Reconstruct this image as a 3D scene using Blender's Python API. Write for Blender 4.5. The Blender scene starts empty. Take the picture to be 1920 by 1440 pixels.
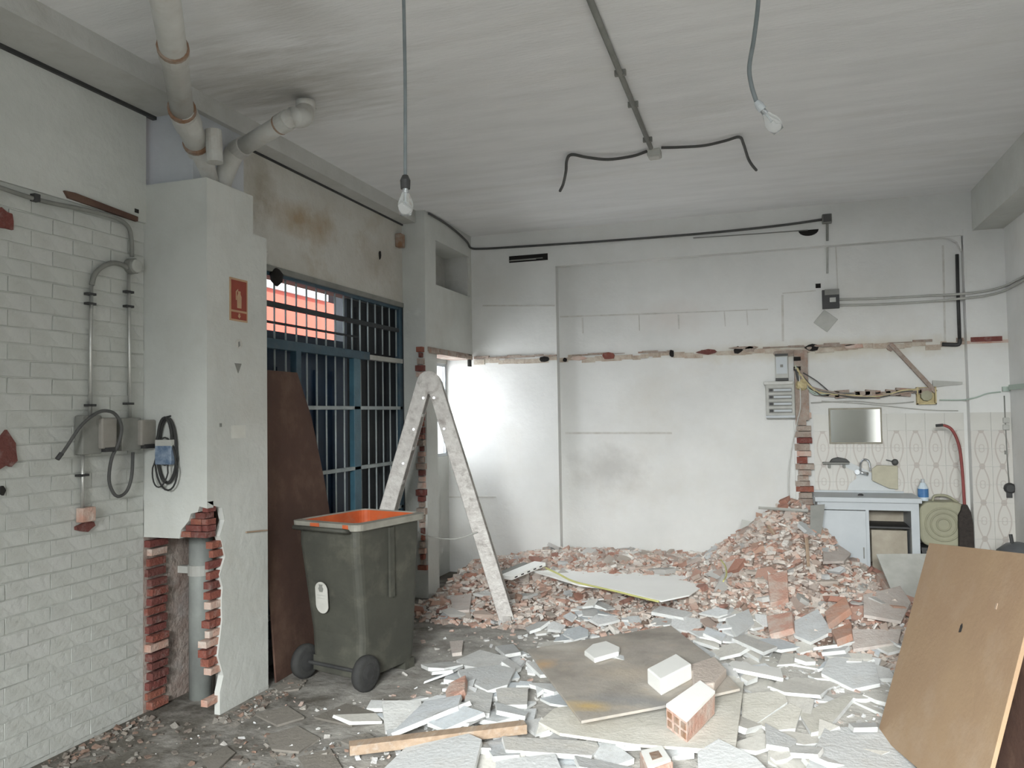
import bpy, math, random
import numpy as np
from mathutils import Matrix, Vector

# ------------------------------------------------------------------ camera, world, lights, exposure
S = bpy.context.scene
COL = S.collection
F, EYE = 1480.0, 1.6
YAW, PITCH, ROLL = math.radians(18.3), math.radians(2.15), math.radians(0.9)
_f = np.array([-math.sin(YAW)*math.cos(PITCH), math.cos(YAW)*math.cos(PITCH), math.sin(PITCH)])
_r = np.array([math.cos(YAW), math.sin(YAW), 0.0])
_u = np.cross(_r, _f)
CR = _r*math.cos(ROLL) - _u*math.sin(ROLL)
CU = _u*math.cos(ROLL) + _r*math.sin(ROLL)
C0 = np.array([0, 0, EYE])
cam_data = bpy.data.cameras.new('camera')
cam_data.sensor_width = 36.0
cam_data.lens = F/1920*36.0
cam_data.clip_start = 0.05
cam = bpy.data.objects.new('camera', cam_data)
COL.objects.link(cam)
cam.matrix_world = Matrix(((CR[0], CU[0], -_f[0], 0), (CR[1], CU[1], -_f[1], 0), (CR[2], CU[2], -_f[2], EYE), (0, 0, 0, 1)))
S.camera = cam

S.view_settings.view_transform = 'Standard'
S.view_settings.look = 'None'
S.view_settings.gamma = 1.0
S.view_settings.use_curve_mapping = False
S.view_settings.exposure = 0.12

w = bpy.data.worlds.new('sky')
S.world = w
w.use_nodes = True
bg = w.node_tree.nodes['Background']
bg.inputs['Color'].default_value = (0.80, 0.90, 1.0, 1)
bg.inputs['Strength'].default_value = 1.6

def light(name, kind, loc, rot, energy, color=(1, 1, 1), sx=1, sy=1, angle=None, spread=None):
    d = bpy.data.lights.new(name, kind)
    d.energy = energy
    d.color = color
    if kind == 'AREA':
        d.shape = 'RECTANGLE'; d.size = sx; d.size_y = sy
        if spread: d.spread = spread
    if angle: d.angle = angle
    o = bpy.data.objects.new(name, d)
    COL.objects.link(o)
    o.location = loc; o.rotation_euler = rot
    return o
# daylight through the open shop front behind the camera
light('shop_front_daylight', 'AREA', (-0.1, -2.85, 2.6), (math.radians(52), 0, math.radians(-4)), 345, (0.95, 0.98, 0.97), 2.1, 1.2, spread=math.radians(82))
light('shop_front_low_fill', 'AREA', (-0.1, -2.9, 1.2), (math.radians(88), 0, math.radians(-22)), 27, (0.93, 0.98, 0.98), 2.1, 2.0)  # added broad fill at the opening, lifts the overall brightness
# daylight through the small side window at the far left
light('side_window_daylight', 'AREA', (-3.32, 7.05, 1.68), (0, math.radians(-90), 0), 25, (0.97, 0.99, 1.0), 0.9, 0.75)
light('sun', 'SUN', (6, 2, 9), (math.radians(10), math.radians(42), 0), 5.0, (1, 0.97, 0.92), angle=math.radians(1))

# ------------------------------------------------------------------ helpers
def ray(u, v):
    return _f + CR*(u-960)/F + CU*(720-v)/F
def at(u, v, x=None, y=None, z=None):
    """point of a known wall / floor plane seen at a photograph position"""
    d = ray(u, v)
    if x is not None: t = x/d[0]
    elif y is not None: t = y/d[1]
    else: t = (z-EYE)/d[2]
    return C0 + d*t
R = random.Random(7)
NR = np.random.RandomState(5)

class MB:
    def __init__(s): s.v = []; s.f = []; s.mi = []
    def add(s, vs, fs, mi=0):
        b = len(s.v)
        s.v += [tuple(map(float, p)) for p in vs]
        s.f += [tuple(b+i for i in f) for f in fs]
        s.mi += [mi]*len(fs)
        return s
    def box(s, x0, x1, y0, y1, z0, z1, mi=0, M=None, bev=0):
        P = [(x, y, z) for z in (z0, z1) for y in (y0, y1) for x in (x0, x1)]
        if M is not None: P = [tuple(M @ Vector(p)) for p in P]
        return s.add(P, [(0, 2, 3, 1), (4, 5, 7, 6), (0, 1, 5, 4), (2, 6, 7, 3), (0, 4, 6, 2), (1, 3, 7, 5)], mi)
    def cbox(s, c, size, M=None, mi=0):
        T = Matrix.Translation(Vector(c)) @ (M if M is not None else Matrix())
        a, b, d = [q/2 for q in size]
        return s.box(-a, a, -b, b, -d, d, mi, T)
    def prism(s, poly, z0, z1, M=None, mi=0, side=None, jit=0, rnd=None, tz=None):
        n = len(poly)
        top = poly
        P = [(x, y, z0) for x, y in poly]
        P += [(x + (rnd.uniform(-jit, jit) if rnd else 0), y + (rnd.uniform(-jit, jit) if rnd else 0), z1) for x, y in top]
        if M is not None: P = [tuple(M @ Vector(p)) for p in P]
        s.add(P, [tuple(range(n-1, -1, -1)), tuple(range(n, 2*n))], mi)
        b = len(s.v) - 2*n
        for i in range(n):
            j = (i+1) % n
            s.f.append((b+i, b+j, b+n+j, b+n+i)); s.mi.append(mi if side is None else side)
        return s
    def tube(s, path, r, seg=8, cap=True, mi=0):
        path = [Vector(p) for p in path]
        n = len(path)
        rr = r if isinstance(r, (list, tuple)) else [r]*n
        t0 = (path[1]-path[0]).normalized()
        ref = Vector((0, 0, 1)) if abs(t0.z) < .9 else Vector((1, 0, 0))
        nx = t0.cross(ref).normalized()
        b = len(s.v)
        for i in range(n):
            t = (path[min(i+1, n-1)] - path[max(i-1, 0)]).normalized()
            nx = (nx - t*nx.dot(t))
            if nx.length < 1e-6: nx = t.orthogonal()
            nx.normalize()
            ny = t.cross(nx)
            for k in range(seg):
                a = 2*math.pi*k/seg
                s.v.append(tuple(path[i] + (nx*math.cos(a)+ny*math.sin(a))*rr[i]))
        for i in range(n-1):
            for k in range(seg):
                k2 = (k+1) % seg
                s.f.append((b+i*seg+k, b+i*seg+k2, b+(i+1)*seg+k2, b+(i+1)*seg+k)); s.mi.append(mi)
        if cap:
            s.f.append(tuple(b+k for k in range(seg-1, -1, -1))); s.mi.append(mi)
            s.f.append(tuple(b+(n-1)*seg+k for k in range(seg))); s.mi.append(mi)
        return s
    def lathe(s, prof, M=None, seg=20, mi=0):
        """prof: (r,z) list from bottom to top"""
        b = len(s.v)
        for r_, z in prof:
            for k in range(seg):
                a = 2*math.pi*k/seg
                p = Vector((r_*math.cos(a), r_*math.sin(a), z))
                s.v.append(tuple(M @ p if M is not None else p))
        for i in range(len(prof)-1):
            for k in range(seg):
                k2 = (k+1) % seg
                s.f.append((b+i*seg+k, b+i*seg+k2, b+(i+1)*seg+k2, b+(i+1)*seg+k)); s.mi.append(mi)
        s.f.append(tuple(b+k for k in range(seg-1, -1, -1))); s.mi.append(mi)
        e = b+(len(prof)-1)*seg
        s.f.append(tuple(e+k for k in range(seg))); s.mi.append(mi)
        return s

def mesh_of(name, mb, mats, smooth=False, off=(0, 0, 0)):
    me = bpy.data.meshes.new(name)
    V = np.array(mb.v, dtype=float) - np.array(off, dtype=float)
    me.from_pydata([tuple(p) for p in V], [], mb.f)
    for m in (mats if isinstance(mats, (list, tuple)) else [mats]): me.materials.append(m)
    if max(mb.mi) > 0: me.polygons.foreach_set('material_index', mb.mi)
    if smooth: me.polygons.foreach_set('use_smooth', [True]*len(mb.f))
    me.update()
    return me
def wloc(o):
    l = Vector((0, 0, 0))
    while o is not None:
        l += o.location; o = o.parent
    return l
def part(name, mb, mats, parent, label=None, smooth=False, bevel=0, kind=None):
    off = wloc(parent) if parent else Vector((0, 0, 0))
    o = bpy.data.objects.new(name, mesh_of(name, mb, mats, smooth, off))
    COL.objects.link(o)
    if parent: o.parent = parent
    if label: o['label'] = label
    if kind: o['kind'] = kind
    if bevel: bev(o, bevel)
    return o
def bev(o, wd, seg=2):
    m = o.modifiers.new('bevel', 'BEVEL'); m.width = wd; m.segments = seg; m.limit_method = 'ANGLE'
    return o
def thing(name, label, cat, loc=(0, 0, 0), group=None):
    o = bpy.data.objects.new(name, None)
    COL.objects.link(o)
    o.location = tuple(float(q) for q in loc); o['label'] = label; o['category'] = cat
    o.empty_display_size = .05
    if group: o['group'] = group
    return o
def single(name, mb, mats, label, cat, group=None, smooth=False, bevel=0, kind=None):
    V = np.array(mb.v)
    c = [V[:, 0].mean(), V[:, 1].mean(), V[:, 2].min()]
    o = bpy.data.objects.new(name, mesh_of(name, mb, mats, smooth, c))
    COL.objects.link(o); o.location = c
    o['label'] = label; o['category'] = cat
    if group: o['group'] = group
    if kind: o['kind'] = kind
    if bevel: bev(o, bevel)
    return o
def struct(name, mb, mats, label=None, parent=None, bevel=0):
    o = part(name, mb, mats, parent, label, bevel=bevel)
    if not parent: o['kind'] = 'structure'
    return o
def smooth_path(P, n=6):
    P = [np.array(p, float) for p in P]
    Q = [2*P[0]-P[1]] + P + [2*P[-1]-P[-2]]
    out = []
    for i in range(1, len(Q)-2):
        for k in range(n):
            t = k/n
            out.append(.5*((2*Q[i]) + (-Q[i-1]+Q[i+1])*t + (2*Q[i-1]-5*Q[i]+4*Q[i+1]-Q[i+2])*t*t + (-Q[i-1]+3*Q[i]-3*Q[i+1]+Q[i+2])*t**3))
    out.append(P[-1])
    return out

# ------------------------------------------------------------------ materials
def _mul(N):
    m = N.new('ShaderNodeMath'); m.operation = 'MULTIPLY'; return m
def mat(name, c1, c2=None, scale=4, rough=.85, bump=.15, bscale=30, metal=0, stain=None, stain_amt=.5, stain_scale=1.2, rnd=None, island=False, spec=None, stretch=None, emit=None, fine=.0, spots=()):
    m = bpy.data.materials.new(name); m.use_nodes = True
    nt = m.node_tree; N = nt.nodes; L = nt.links
    b = N['Principled BSDF']
    b.inputs['Roughness'].default_value = rough
    b.inputs['Metallic'].default_value = metal
    if spec is not None: b.inputs['Specular IOR Level'].default_value = spec
    tc = N.new('ShaderNodeTexCoord')
    src = tc.outputs['Object']
    if stretch:
        mp = N.new('ShaderNodeMapping'); mp.inputs['Scale'].default_value = stretch
        L.new(src, mp.inputs[0]); src = mp.outputs[0]
    def noise(sc, det=5, rg=.6):
        n = N.new('ShaderNodeTexNoise'); n.inputs['Scale'].default_value = sc
        n.inputs['Detail'].default_value = det; n.inputs['Roughness'].default_value = rg
        L.new(src, n.inputs['Vector']); return n.outputs['Fac']
    def ramp(fac, stops):
        r = N.new('ShaderNodeValToRGB')
        while len(r.color_ramp.elements) < len(stops): r.color_ramp.elements.new(.5)
        for e, (p, c) in zip(r.color_ramp.elements, stops):
            e.position = p; e.color = (*c, 1)
        L.new(fac, r.inputs[0]); return r.outputs[0]
    def mix(fac, a, bb, mode='MIX'):
        x = N.new('ShaderNodeMix'); x.data_type = 'RGBA'; x.blend_type = mode
        for s_, val in ((0, fac), (6, a), (7, bb)):
            if hasattr(val, 'links') or isinstance(val, bpy.types.NodeSocket): L.new(val, x.inputs[s_])
            elif isinstance(val, (int, float)): x.inputs[s_].default_value = val
            else: x.inputs[s_].default_value = (*val, 1)
        return x.outputs[2]
    c2 = c2 or tuple(q*.8 for q in c1)
    if rnd:       # a palette picked at random for each object or each loose piece
        if island:
            g = N.new('ShaderNodeNewGeometry'); fac = g.outputs['Random Per Island']
        else:
            g = N.new('ShaderNodeObjectInfo'); fac = g.outputs['Random']
        r = N.new('ShaderNodeValToRGB'); r.color_ramp.interpolation = 'CONSTANT'
        while len(r.color_ramp.elements) < len(rnd): r.color_ramp.elements.new(.5)
        for i, (e, c) in enumerate(zip(r.color_ramp.elements, rnd)):
            e.position = i/len(rnd); e.color = (*c, 1)
        L.new(fac, r.inputs[0])
        col = mix(ramp(noise(scale), [(.35, (0, 0, 0)), (.7, (.6, .6, .6))]), r.outputs[0], c2)
    else:
        col = ramp(noise(scale), [(.32, c2), (.62, c1)])
    if fine:
        col = mix(fine, col, ramp(noise(scale*9, 3), [(.35, (.35, .35, .35)), (.65, (1, 1, 1))]), 'MULTIPLY')
    if stain:
        col = mix(ramp(noise(stain_scale, 7, .65), [(.52, (0, 0, 0)), (.72, (stain_amt,)*3)]), col, stain)
    for (cen, rad, scol, amt) in spots:      # stains, and the floor's painted falloff, with their own place and outline
        vm = N.new('ShaderNodeVectorMath'); vm.operation = 'SUBTRACT'; L.new(tc.outputs['Object'], vm.inputs[0]); vm.inputs[1].default_value = cen
        vd = N.new('ShaderNodeVectorMath'); vd.operation = 'DIVIDE'; L.new(vm.outputs[0], vd.inputs[0]); vd.inputs[1].default_value = rad
        vl = N.new('ShaderNodeVectorMath'); vl.operation = 'LENGTH'; L.new(vd.outputs[0], vl.inputs[0])
        nn_ = noise(5, 6, .65)
        a1 = N.new('ShaderNodeMath'); a1.operation = 'MULTIPLY_ADD'; L.new(nn_, a1.inputs[0]); a1.inputs[1].default_value = 1.6; L.new(vl.outputs['Value'], a1.inputs[2])
        m5 = _mul(N); m5.inputs[1].default_value = .5; L.new(a1.outputs[0], m5.inputs[0])
        col = mix(ramp(m5.outputs[0], [(.45, (amt,)*3), (.9, (0, 0, 0))]), col, scol)
    L.new(col, b.inputs['Base Color'])
    if bump:
        bp = N.new('ShaderNodeBump'); bp.inputs['Strength'].default_value = bump; bp.inputs['Distance'].default_value = .02
        L.new(noise(bscale, 6), bp.inputs['Height']); L.new(bp.outputs[0], b.inputs['Normal'])
    if emit:
        b.inputs['Emission Color'].default_value = (*emit[0], 1); b.inputs['Emission Strength'].default_value = emit[1]
    return m

M_ceil = mat('ceiling_paint', (.80, .80, .80), (.73, .73, .73), 3.0, .9, .28, 26, stretch=(.5, 3, 1), stain=(.60, .58, .54), stain_amt=.35, stain_scale=1.2, spots=[((-2.6, 3.7, 3.42), (.9, .6, 1), (.36, .34, .30), .7), ((-2.0, 2.9, 3.42), (.3, .5, 1), (.45, .43, .4), .5)])
M_wall = mat('white_wall_paint', (.58, .59, .56), (.50, .51, .48), 2.2, .85, .3, 16, stain=(.45, .42, .36), stain_amt=.35, stain_scale=1.5)
M_back = mat('back_wall_paint', (.72, .72, .70), (.64, .64, .62), 1.4, .8, .25, 12, stain=(.58, .54, .47), stain_amt=.35, stain_scale=1.1, spots=[((-1.54, 7.6, 1.05), (.45, 1, .28), (.40, .39, .37), .55), ((-.9, 7.6, 2.5), (.5, 1, .2), (.60, .50, .44), .3), ((.5, 7.6, 2.13), (1.6, 1, .12), (.52, .45, .30), .5)])
M_brickpaint = mat('painted_brick', (.52, .53, .50), (.46, .47, .44), 5, .85, .4, 25, rnd=[(.52, .53, .50), (.51, .52, .49), (.53, .535, .51), (.505, .515, .49)], stain=(.38, .38, .34), stain_amt=.4, stain_scale=6)
M_joint = mat('painted_joint', (.50, .51, .48), (.43, .44, .41), 5, .9, .3)
M_stained = mat('stained_plaster', (.55, .54, .50), (.47, .45, .40), 2.0, .9, .5, 18, stain=(.36, .29, .19), stain_amt=.6, stain_scale=2.4, spots=[((-3.12, 4.75, 2.98), (1, .55, .16), (.34, .25, .15), .8), ((-3.12, 4.3, 3.1), (1, .2, .3), (.28, .24, .17), .7), ((-3.12, 5.9, 2.9), (1, .3, .2), (.30, .25, .18), .5)])
M_beam = mat('beam_paint', (.52, .52, .50), (.42, .42, .39), 1.5, .9, .4, 18, stain=(.3, .28, .24), stain_amt=.5, stain_scale=2)
M_floor = mat('dusty_floor_falloff', (.13, .118, .098), (.085, .075, .062), 2.2, .95, .5, 30, stain=(.19, .17, .14), stain_amt=.5, stain_scale=2.5, fine=.3, spots=[((0, 4.9, 0), (3.7, 3.7, 1), (.60, .58, .54), .95)])  # pale dust spot; the darker rest paints the light falling off
M_rot = mat('niche_plaster', (.42, .36, .32), (.28, .2, .17), 7, .95, .8, 25, stain=(.45, .43, .42), stain_amt=.7, stain_scale=4)
M_red = mat('raw_brick', (.30, .10, .065), (.17, .055, .045), 12, .95, .8, 50, rnd=[(.27, .085, .06), (.20, .06, .05), (.33, .12, .08), (.17, .06, .05)], stain=(.36, .30, .27), stain_amt=.5, stain_scale=18)
M_redpale = mat('pale_brick', (.52, .30, .23), (.60, .52, .46), 9, .95, .6, 50)
M_mortar = mat('mortar', (.42, .36, .31), (.30, .22, .18), 12, .95, .8, 50, stain=(.36, .17, .11), stain_amt=.7, stain_scale=8)
M_pale = mat('pipe_pvc', (.54, .54, .51), (.45, .44, .41), 6, .5, .1, 30, stain=(.36, .30, .24), stain_amt=.5, stain_scale=7)
M_rust = mat('rusty_collar', (.26, .14, .08), (.36, .30, .25), 14, .9, .4)
M_grey = mat('grey_plastic', (.23, .23, .21), (.18, .18, .165), 8, .6, .05)
M_lgrey = mat('light_grey_plastic', (.46, .46, .43), (.38, .38, .35), 8, .6, .05)
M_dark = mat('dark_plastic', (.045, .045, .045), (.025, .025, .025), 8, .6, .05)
M_cable = mat('grey_cable', (.085, .085, .082), (.06, .06, .058), 8, .7, 0)
M_cable2 = mat('bluish_grey_cord', (.22, .25, .26), (.17, .19, .20), 8, .6, 0)
M_steel = mat('conduit_steel', (.55, .55, .52), (.42, .42, .40), 12, .35, .05, metal=.6)
M_black = mat('hollow_black', (.02, .018, .016), (.012, .01, .01), 5, 1, 0)
M_blue = mat('blue_painted_steel', (.040, .085, .12), (.028, .06, .085), 6, .5, .1, stain=(.10, .12, .13), stain_amt=.6, stain_scale=5)
M_blued = mat('dark_blue_sheet', (.012, .035, .075), (.008, .018, .035), 2, .4, .05)
M_bar = mat('pale_bar_paint', (.40, .44, .44), (.26, .30, .31), 6, .5, .1)
M_ext_red = mat('outside_red_render', (.80, .20, .14), (.72, .17, .12), 2, .9, .1)
M_ext_dark = mat('outside_dark_wall', (.05, .055, .06), (.03, .035, .04), 2, .9, .1)
M_ext_white = mat('outside_white_cornice', (.85, .85, .83), (.8, .8, .78), 2, .9, .1)
M_brown = mat('brown_hardboard', (.105, .055, .038), (.075, .038, .028), 3, .8, .25, 20, stain=(.20, .13, .09), stain_amt=.5, stain_scale=3)
M_bin = mat('bin_plastic', (.065, .065, .052), (.048, .048, .039), 5, .65, .15, 20, stain=(.14, .135, .105), stain_amt=.6, stain_scale=4)
M_orange = mat('orange_plastic', (.62, .13, .04), (.45, .09, .03), 5, .6, .1, stain=(.4, .22, .14), stain_amt=.5, stain_scale=6)
M_rubber = mat('black_rubber', (.03, .03, .03), (.045, .045, .042), 10, .85, .2)
M_alu = mat('paint_splashed_aluminium', (.58, .56, .53), (.44, .41, .39), 18, .5, .3, 40, metal=.25, stain=(.24, .21, .19), stain_amt=.8, stain_scale=14)
M_white = mat('white_board', (.94, .94, .91), (.90, .90, .87), 3, .6, .05)
M_sticker = mat('white_sticker', (.55, .54, .50), (.46, .45, .41), 12, .6, 0)
M_signred = mat('sign_red', (.30, .055, .03), (.25, .045, .03), 12, .5, 0)
M_signpale = mat('sign_pale', (.50, .33, .20), (.44, .28, .17), 12, .5, 0)
M_slab = mat('plaster_slab_face', (.60, .62, .63), (.52, .53, .53), 7, .9, .35, 40, rnd=[(.63, .65, .66), (.57, .58, .58), (.68, .68, .66), (.54, .55, .55), (.60, .58, .54), (.62, .65, .68)], stain=(.46, .43, .39), stain_amt=.4, stain_scale=6)
M_slabedge = mat('plaster_broken_edge', (.82, .83, .82), (.70, .70, .68), 12, .95, .4, 60)
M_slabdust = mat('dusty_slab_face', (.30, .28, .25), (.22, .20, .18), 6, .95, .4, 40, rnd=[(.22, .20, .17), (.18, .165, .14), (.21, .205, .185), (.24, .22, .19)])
M_beige = mat('beige_slab_face', (.64, .62, .56), (.56, .54, .48), 6, .9, .3, 40)
M_frag = mat('brick_fragment_face', (.4, .2, .14), (.62, .52, .46), 9, .95, .6, 45,
             rnd=[(.52, .27, .19), (.60, .44, .36), (.44, .18, .11), (.64, .52, .45), (.56, .32, .22), (.38, .15, .10), (.62, .47, .38), (.50, .36, .30)])
M_chunk = mat('plaster_chunk_face', (.7, .68, .63), (.5, .43, .38), 9, .95, .6, 45,
              rnd=[(.74, .73, .70), (.62, .59, .55), (.55, .52, .48), (.80, .80, .77), (.58, .50, .44), (.66, .66, .65)])
M_stuff = mat('rubble_mix', (.5, .4, .35), (.5, .43, .38), 14, .95, .5, 60, island=True,
              rnd=[(.52, .33, .26), (.62, .54, .48), (.42, .23, .17), (.70, .64, .58), (.58, .45, .38), (.50, .45, .41), (.78, .76, .72), (.55, .36, .28), (.64, .58, .53), (.40, .33, .29)])
M_chips = mat('plaster_chip_mix', (.6, .6, .58), (.45, .42, .4), 14, .95, .5, 60, island=True,
              rnd=[(.6, .61, .61), (.48, .46, .43), (.74, .75, .75), (.40, .37, .33), (.55, .38, .31), (.66, .66, .64)])
M_dirt = mat('rubble_dirt', (.36, .27, .22), (.25, .17, .13), 9, .95, .8, 40, stain=(.45, .42, .40), stain_amt=.6, stain_scale=5)
M_plyw = mat('dirty_board_face', (.50, .46, .41), (.34, .31, .27), 3.0, .75, .2, 30, stain=(.55, .44, .31), stain_amt=.65, stain_scale=5, spec=.3)
M_wood = mat('raw_timber', (.42, .31, .22), (.32, .23, .16), 5, .85, .3, 30, stretch=(6, 1.5, 6), stain=(.5, .47, .43), stain_amt=.5, stain_scale=6)
M_mdf = mat('tan_fibreboard', (.33, .225, .135), (.295, .195, .12), 2.2, .85, .1, 40, stain=(.40, .31, .23), stain_amt=.4, stain_scale=3)
M_yellow = mat('yellow_strap', (.62, .60, .22), (.5, .5, .22), 9, .7, .1)
M_cab = mat('white_laminate', (.48, .51, .53), (.43, .46, .48), 3, .5, .05)
M_inner = mat('cabinet_inside', (.42, .38, .31), (.33, .29, .23), 6, .9, .2)
M_cyl = mat('olive_plastic', (.34, .33, .23), (.29, .28, .20), 5, .6, .05)
M_redpole = mat('dull_red_handle', (.26, .055, .05), (.18, .045, .04), 8, .6, .05)
M_bristle = mat('black_bristles', (.03, .025, .022), (.05, .04, .035), 30, .95, .5)
M_bluelabel = mat('blue_label', (.07, .20, .42), (.05, .15, .34), 12, .5, 0)
M_bottle = mat('pale_bottle', (.60, .68, .74), (.52, .60, .66), 8, .4, 0)
M_chrome = mat('chrome', (.72, .74, .76), (.55, .57, .6), 12, .2, 0, metal=.9)
M_mframe = mat('mirror_frame', (.30, .28, .22), (.24, .22, .17), 12, .6, .05)
M_foam = mat('yellowed_foam', (.60, .52, .30), (.45, .36, .2), 20, .9, .6)
M_green = mat('pale_green_conduit', (.42, .50, .44), (.36, .43, .38), 8, .6, 0)
mm = bpy.data.materials.new('mirror_glass'); mm.use_nodes = True
mb_ = mm.node_tree.nodes['Principled BSDF']; mb_.inputs['Base Color'].default_value = (.62, .62, .60, 1)
mb_.inputs['Metallic'].default_value = 1; mb_.inputs['Roughness'].default_value = .06
M_mirror = mm
mg = bpy.data.materials.new('bulb_glass'); mg.use_nodes = True
g_ = mg.node_tree.nodes['Principled BSDF']; g_.inputs['Base Color'].default_value = (.95, .97, .97, 1)
g_.inputs['Transmission Weight'].default_value = .85; g_.inputs['Roughness'].default_value = .08; g_.inputs['IOR'].default_value = 1.2
M_glass = mg
mf = bpy.data.materials.new('frosted_pane'); mf.use_nodes = True
g_ = mf.node_tree.nodes['Principled BSDF']; g_.inputs['Base Color'].default_value = (.95, .97, 1, 1)
g_.inputs['Transmission Weight'].default_value = .9; g_.inputs['Roughness'].default_value = .3; g_.inputs['IOR'].default_value = 1.05
M_pane = mf

# patterned wall tile: a chain of brown lozenges and a small flower at each joint, printed on white glaze
def tile_mat():
    m = bpy.data.materials.new('printed_wall_tile'); m.use_nodes = True
    nt = m.node_tree; N = nt.nodes; L = nt.links; b = N['Principled BSDF']
    b.inputs['Roughness'].default_value = .45
    tc = N.new('ShaderNodeTexCoord'); sp = N.new('ShaderNodeSeparateXYZ'); L.new(tc.outputs['Object'], sp.inputs[0])
    def math_(op, a, c=None):
        n = N.new('ShaderNodeMath'); n.operation = op
        for i, q in enumerate((a, c)):
            if q is None: continue
            if isinstance(q, bpy.types.NodeSocket): L.new(q, n.inputs[i])
            else: n.inputs[i].default_value = q
        return n.outputs[0]
    ax = math_('ABSOLUTE', sp.outputs[0])
    t = math_('MAXIMUM', math_('ADD', math_('DIVIDE', sp.outputs[2], .15), .5), 0.0)
    wdt = math_('MULTIPLY_ADD', math_('SINE', math_('MULTIPLY', t, 1.57)), .042)
    wdt.node.inputs[2].default_value = .006
    line = math_('LESS_THAN', math_('ABSOLUTE', math_('SUBTRACT', ax, wdt)), .0055)
    rr = math_('SQRT', math_('ADD', math_('POWER', ax, 2), math_('POWER', math_('ADD', sp.outputs[2], .072), 2)))
    dot = math_('LESS_THAN', rr, .022)
    r2 = math_('SQRT', math_('ADD', math_('POWER', ax, 2), math_('POWER', math_('SUBTRACT', sp.outputs[2], .062), 2)))
    dot2 = math_('LESS_THAN', math_('ABSOLUTE', math_('SUBTRACT', r2, .018)), .004)
    f = math_('MAXIMUM', math_('MULTIPLY', line, .42), math_('MAXIMUM', math_('MULTIPLY', dot, .5), math_('MULTIPLY', dot2, .3)))
    x = N.new('ShaderNodeMix'); x.data_type = 'RGBA'
    L.new(f, x.inputs[0]); x.inputs[6].default_value = (.58, .56, .52, 1); x.inputs[7].default_value = (.30, .23, .20, 1)
    L.new(x.outputs[2], b.inputs['Base Color'])
    return m
M_tile = tile_mat()
M_tileplain = mat('plain_wall_tile', (.58, .57, .53), (.54, .53, .49), 3, .45, .02)

# ------------------------------------------------------------------ room shell
XL, XW, XC, XR = -3.30, -3.12, -2.90, 1.86
YB, YB2 = 7.5, 7.6
ZC = 3.42
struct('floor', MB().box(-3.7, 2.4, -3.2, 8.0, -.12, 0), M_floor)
struct('ceiling', MB().box(-3.9, 2.4, -3.2, 8.0, ZC, ZC+.15), M_ceil)

# left wall, near stretch: painted brick below, plaster above
wl = struct('wall_left', MB().box(-3.6, XL-.004, -3.2, 3.5, 0, ZC), M_joint)
part('upper_plaster', MB().box(XL-.004, XL+.012, -3.2, 3.5, 2.69, 3.31), M_wall, wl)
part('lower_plaster', MB().box(XL-.004, XL+.004, -3.2, 1.75, 0, 2.69), M_wall, wl)
bh, bl_ = .0775, .235
brick_mesh = []
for k in range(5):
    rr = random.Random(50+k)
    j = lambda a: rr.uniform(-a, a)
    b = MB()
    xf = .0042+j(.0016)
    P = [(x, y+j(.002), z+j(.002)) for z in (-bh/2+.0035, bh/2-.0035) for y in (-bl_/2+.003, bl_/2-.003) for x in (0, xf)]
    b.add(P, [(0, 2, 3, 1), (4, 5, 7, 6), (0, 1, 5, 4), (2, 6, 7, 3), (0, 4, 6, 2), (1, 3, 7, 5)])
    brick_mesh.append(mesh_of('brick', b, M_brickpaint))
nrow = int(2.66/bh)
half_mesh = None
for r_ in range(nrow):
    z = .02 + bh*(r_+.5)
    y = 3.5 - bl_*.5 - (0 if r_ % 2 else bl_*.5)
    if not r_ % 2:
        if half_mesh is None:
            half_mesh = mesh_of('brick', MB().box(0, .0042, -bl_/4+.004, bl_/4-.004, -bh/2+.005, bh/2-.005), M_brickpaint)
        o = bpy.data.objects.new('brick', half_mesh); COL.objects.link(o); o.parent = wl
        o.location = (XL-.004, 3.5-bl_*.25, z)
    while y > 1.80 + (0 if r_ % 2 else 0):
        o = bpy.data.objects.new('brick', R.choice(brick_mesh)); COL.objects.link(o); o.parent = wl
        o.location = (XL-.004, y, z)
        y -= bl_
# broken patches where raw brick shows near the left edge
def jag_poly(cx, cy, rx, ry, n, rnd, jit=.3):
    return [(cx+rx*math.cos(2*math.pi*i/n)*(1+rnd.uniform(-jit, jit)), cy+ry*math.sin(2*math.pi*i/n)*(1+rnd.uniform(-jit, jit))) for i in range(n)]
def wall_patch(parent, name, cy, cz, ry, rz, x, m, d=.014, seed=1, n=9):
    rnd = random.Random(seed)
    Mx = Matrix(((0, 0, 1, x), (1, 0, 0, 0), (0, 1, 0, 0), (0, 0, 0, 1)))
    return part(name, MB().prism(jag_poly(cy, cz, ry, rz, n, rnd), 0, d, Mx), m, parent)
p = at(5, 412, x=XL); wall_patch(wl, 'exposed_brick', p[1], p[2], .05, .05, XL, M_red, .016, 3)
p = at(8, 845, x=XL); wall_patch(wl, 'exposed_brick', p[1], p[2], .055, .08, XL, M_red, .016, 4, 12)
p = at(157, 988, x=XL); wall_patch(wl, 'exposed_brick', p[1], p[2], .05, .025, XL, M_red, .02, 5)
p = at(2, 920, x=XL); wall_patch(wl, 'nail_hole', p[1], p[2], .012, .02, XL, M_black, .013, 6)

# wide beam along the left side
struct('trim_1', MB().box(-3.9, -2.98, -3.2, 6.35, 3.31, ZC), M_beam)
# dark strips painting the shadow under the beam, along the wall
struct('beam_shadow_1', MB().box(XL+.002, XL+.03, -3.2, 3.56, 3.292, 3.311), M_dark)
struct('beam_shadow_2', MB().box(XW-.01, XW+.012, 4.0, 6.36, 3.297, 3.311), M_dark)
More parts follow.
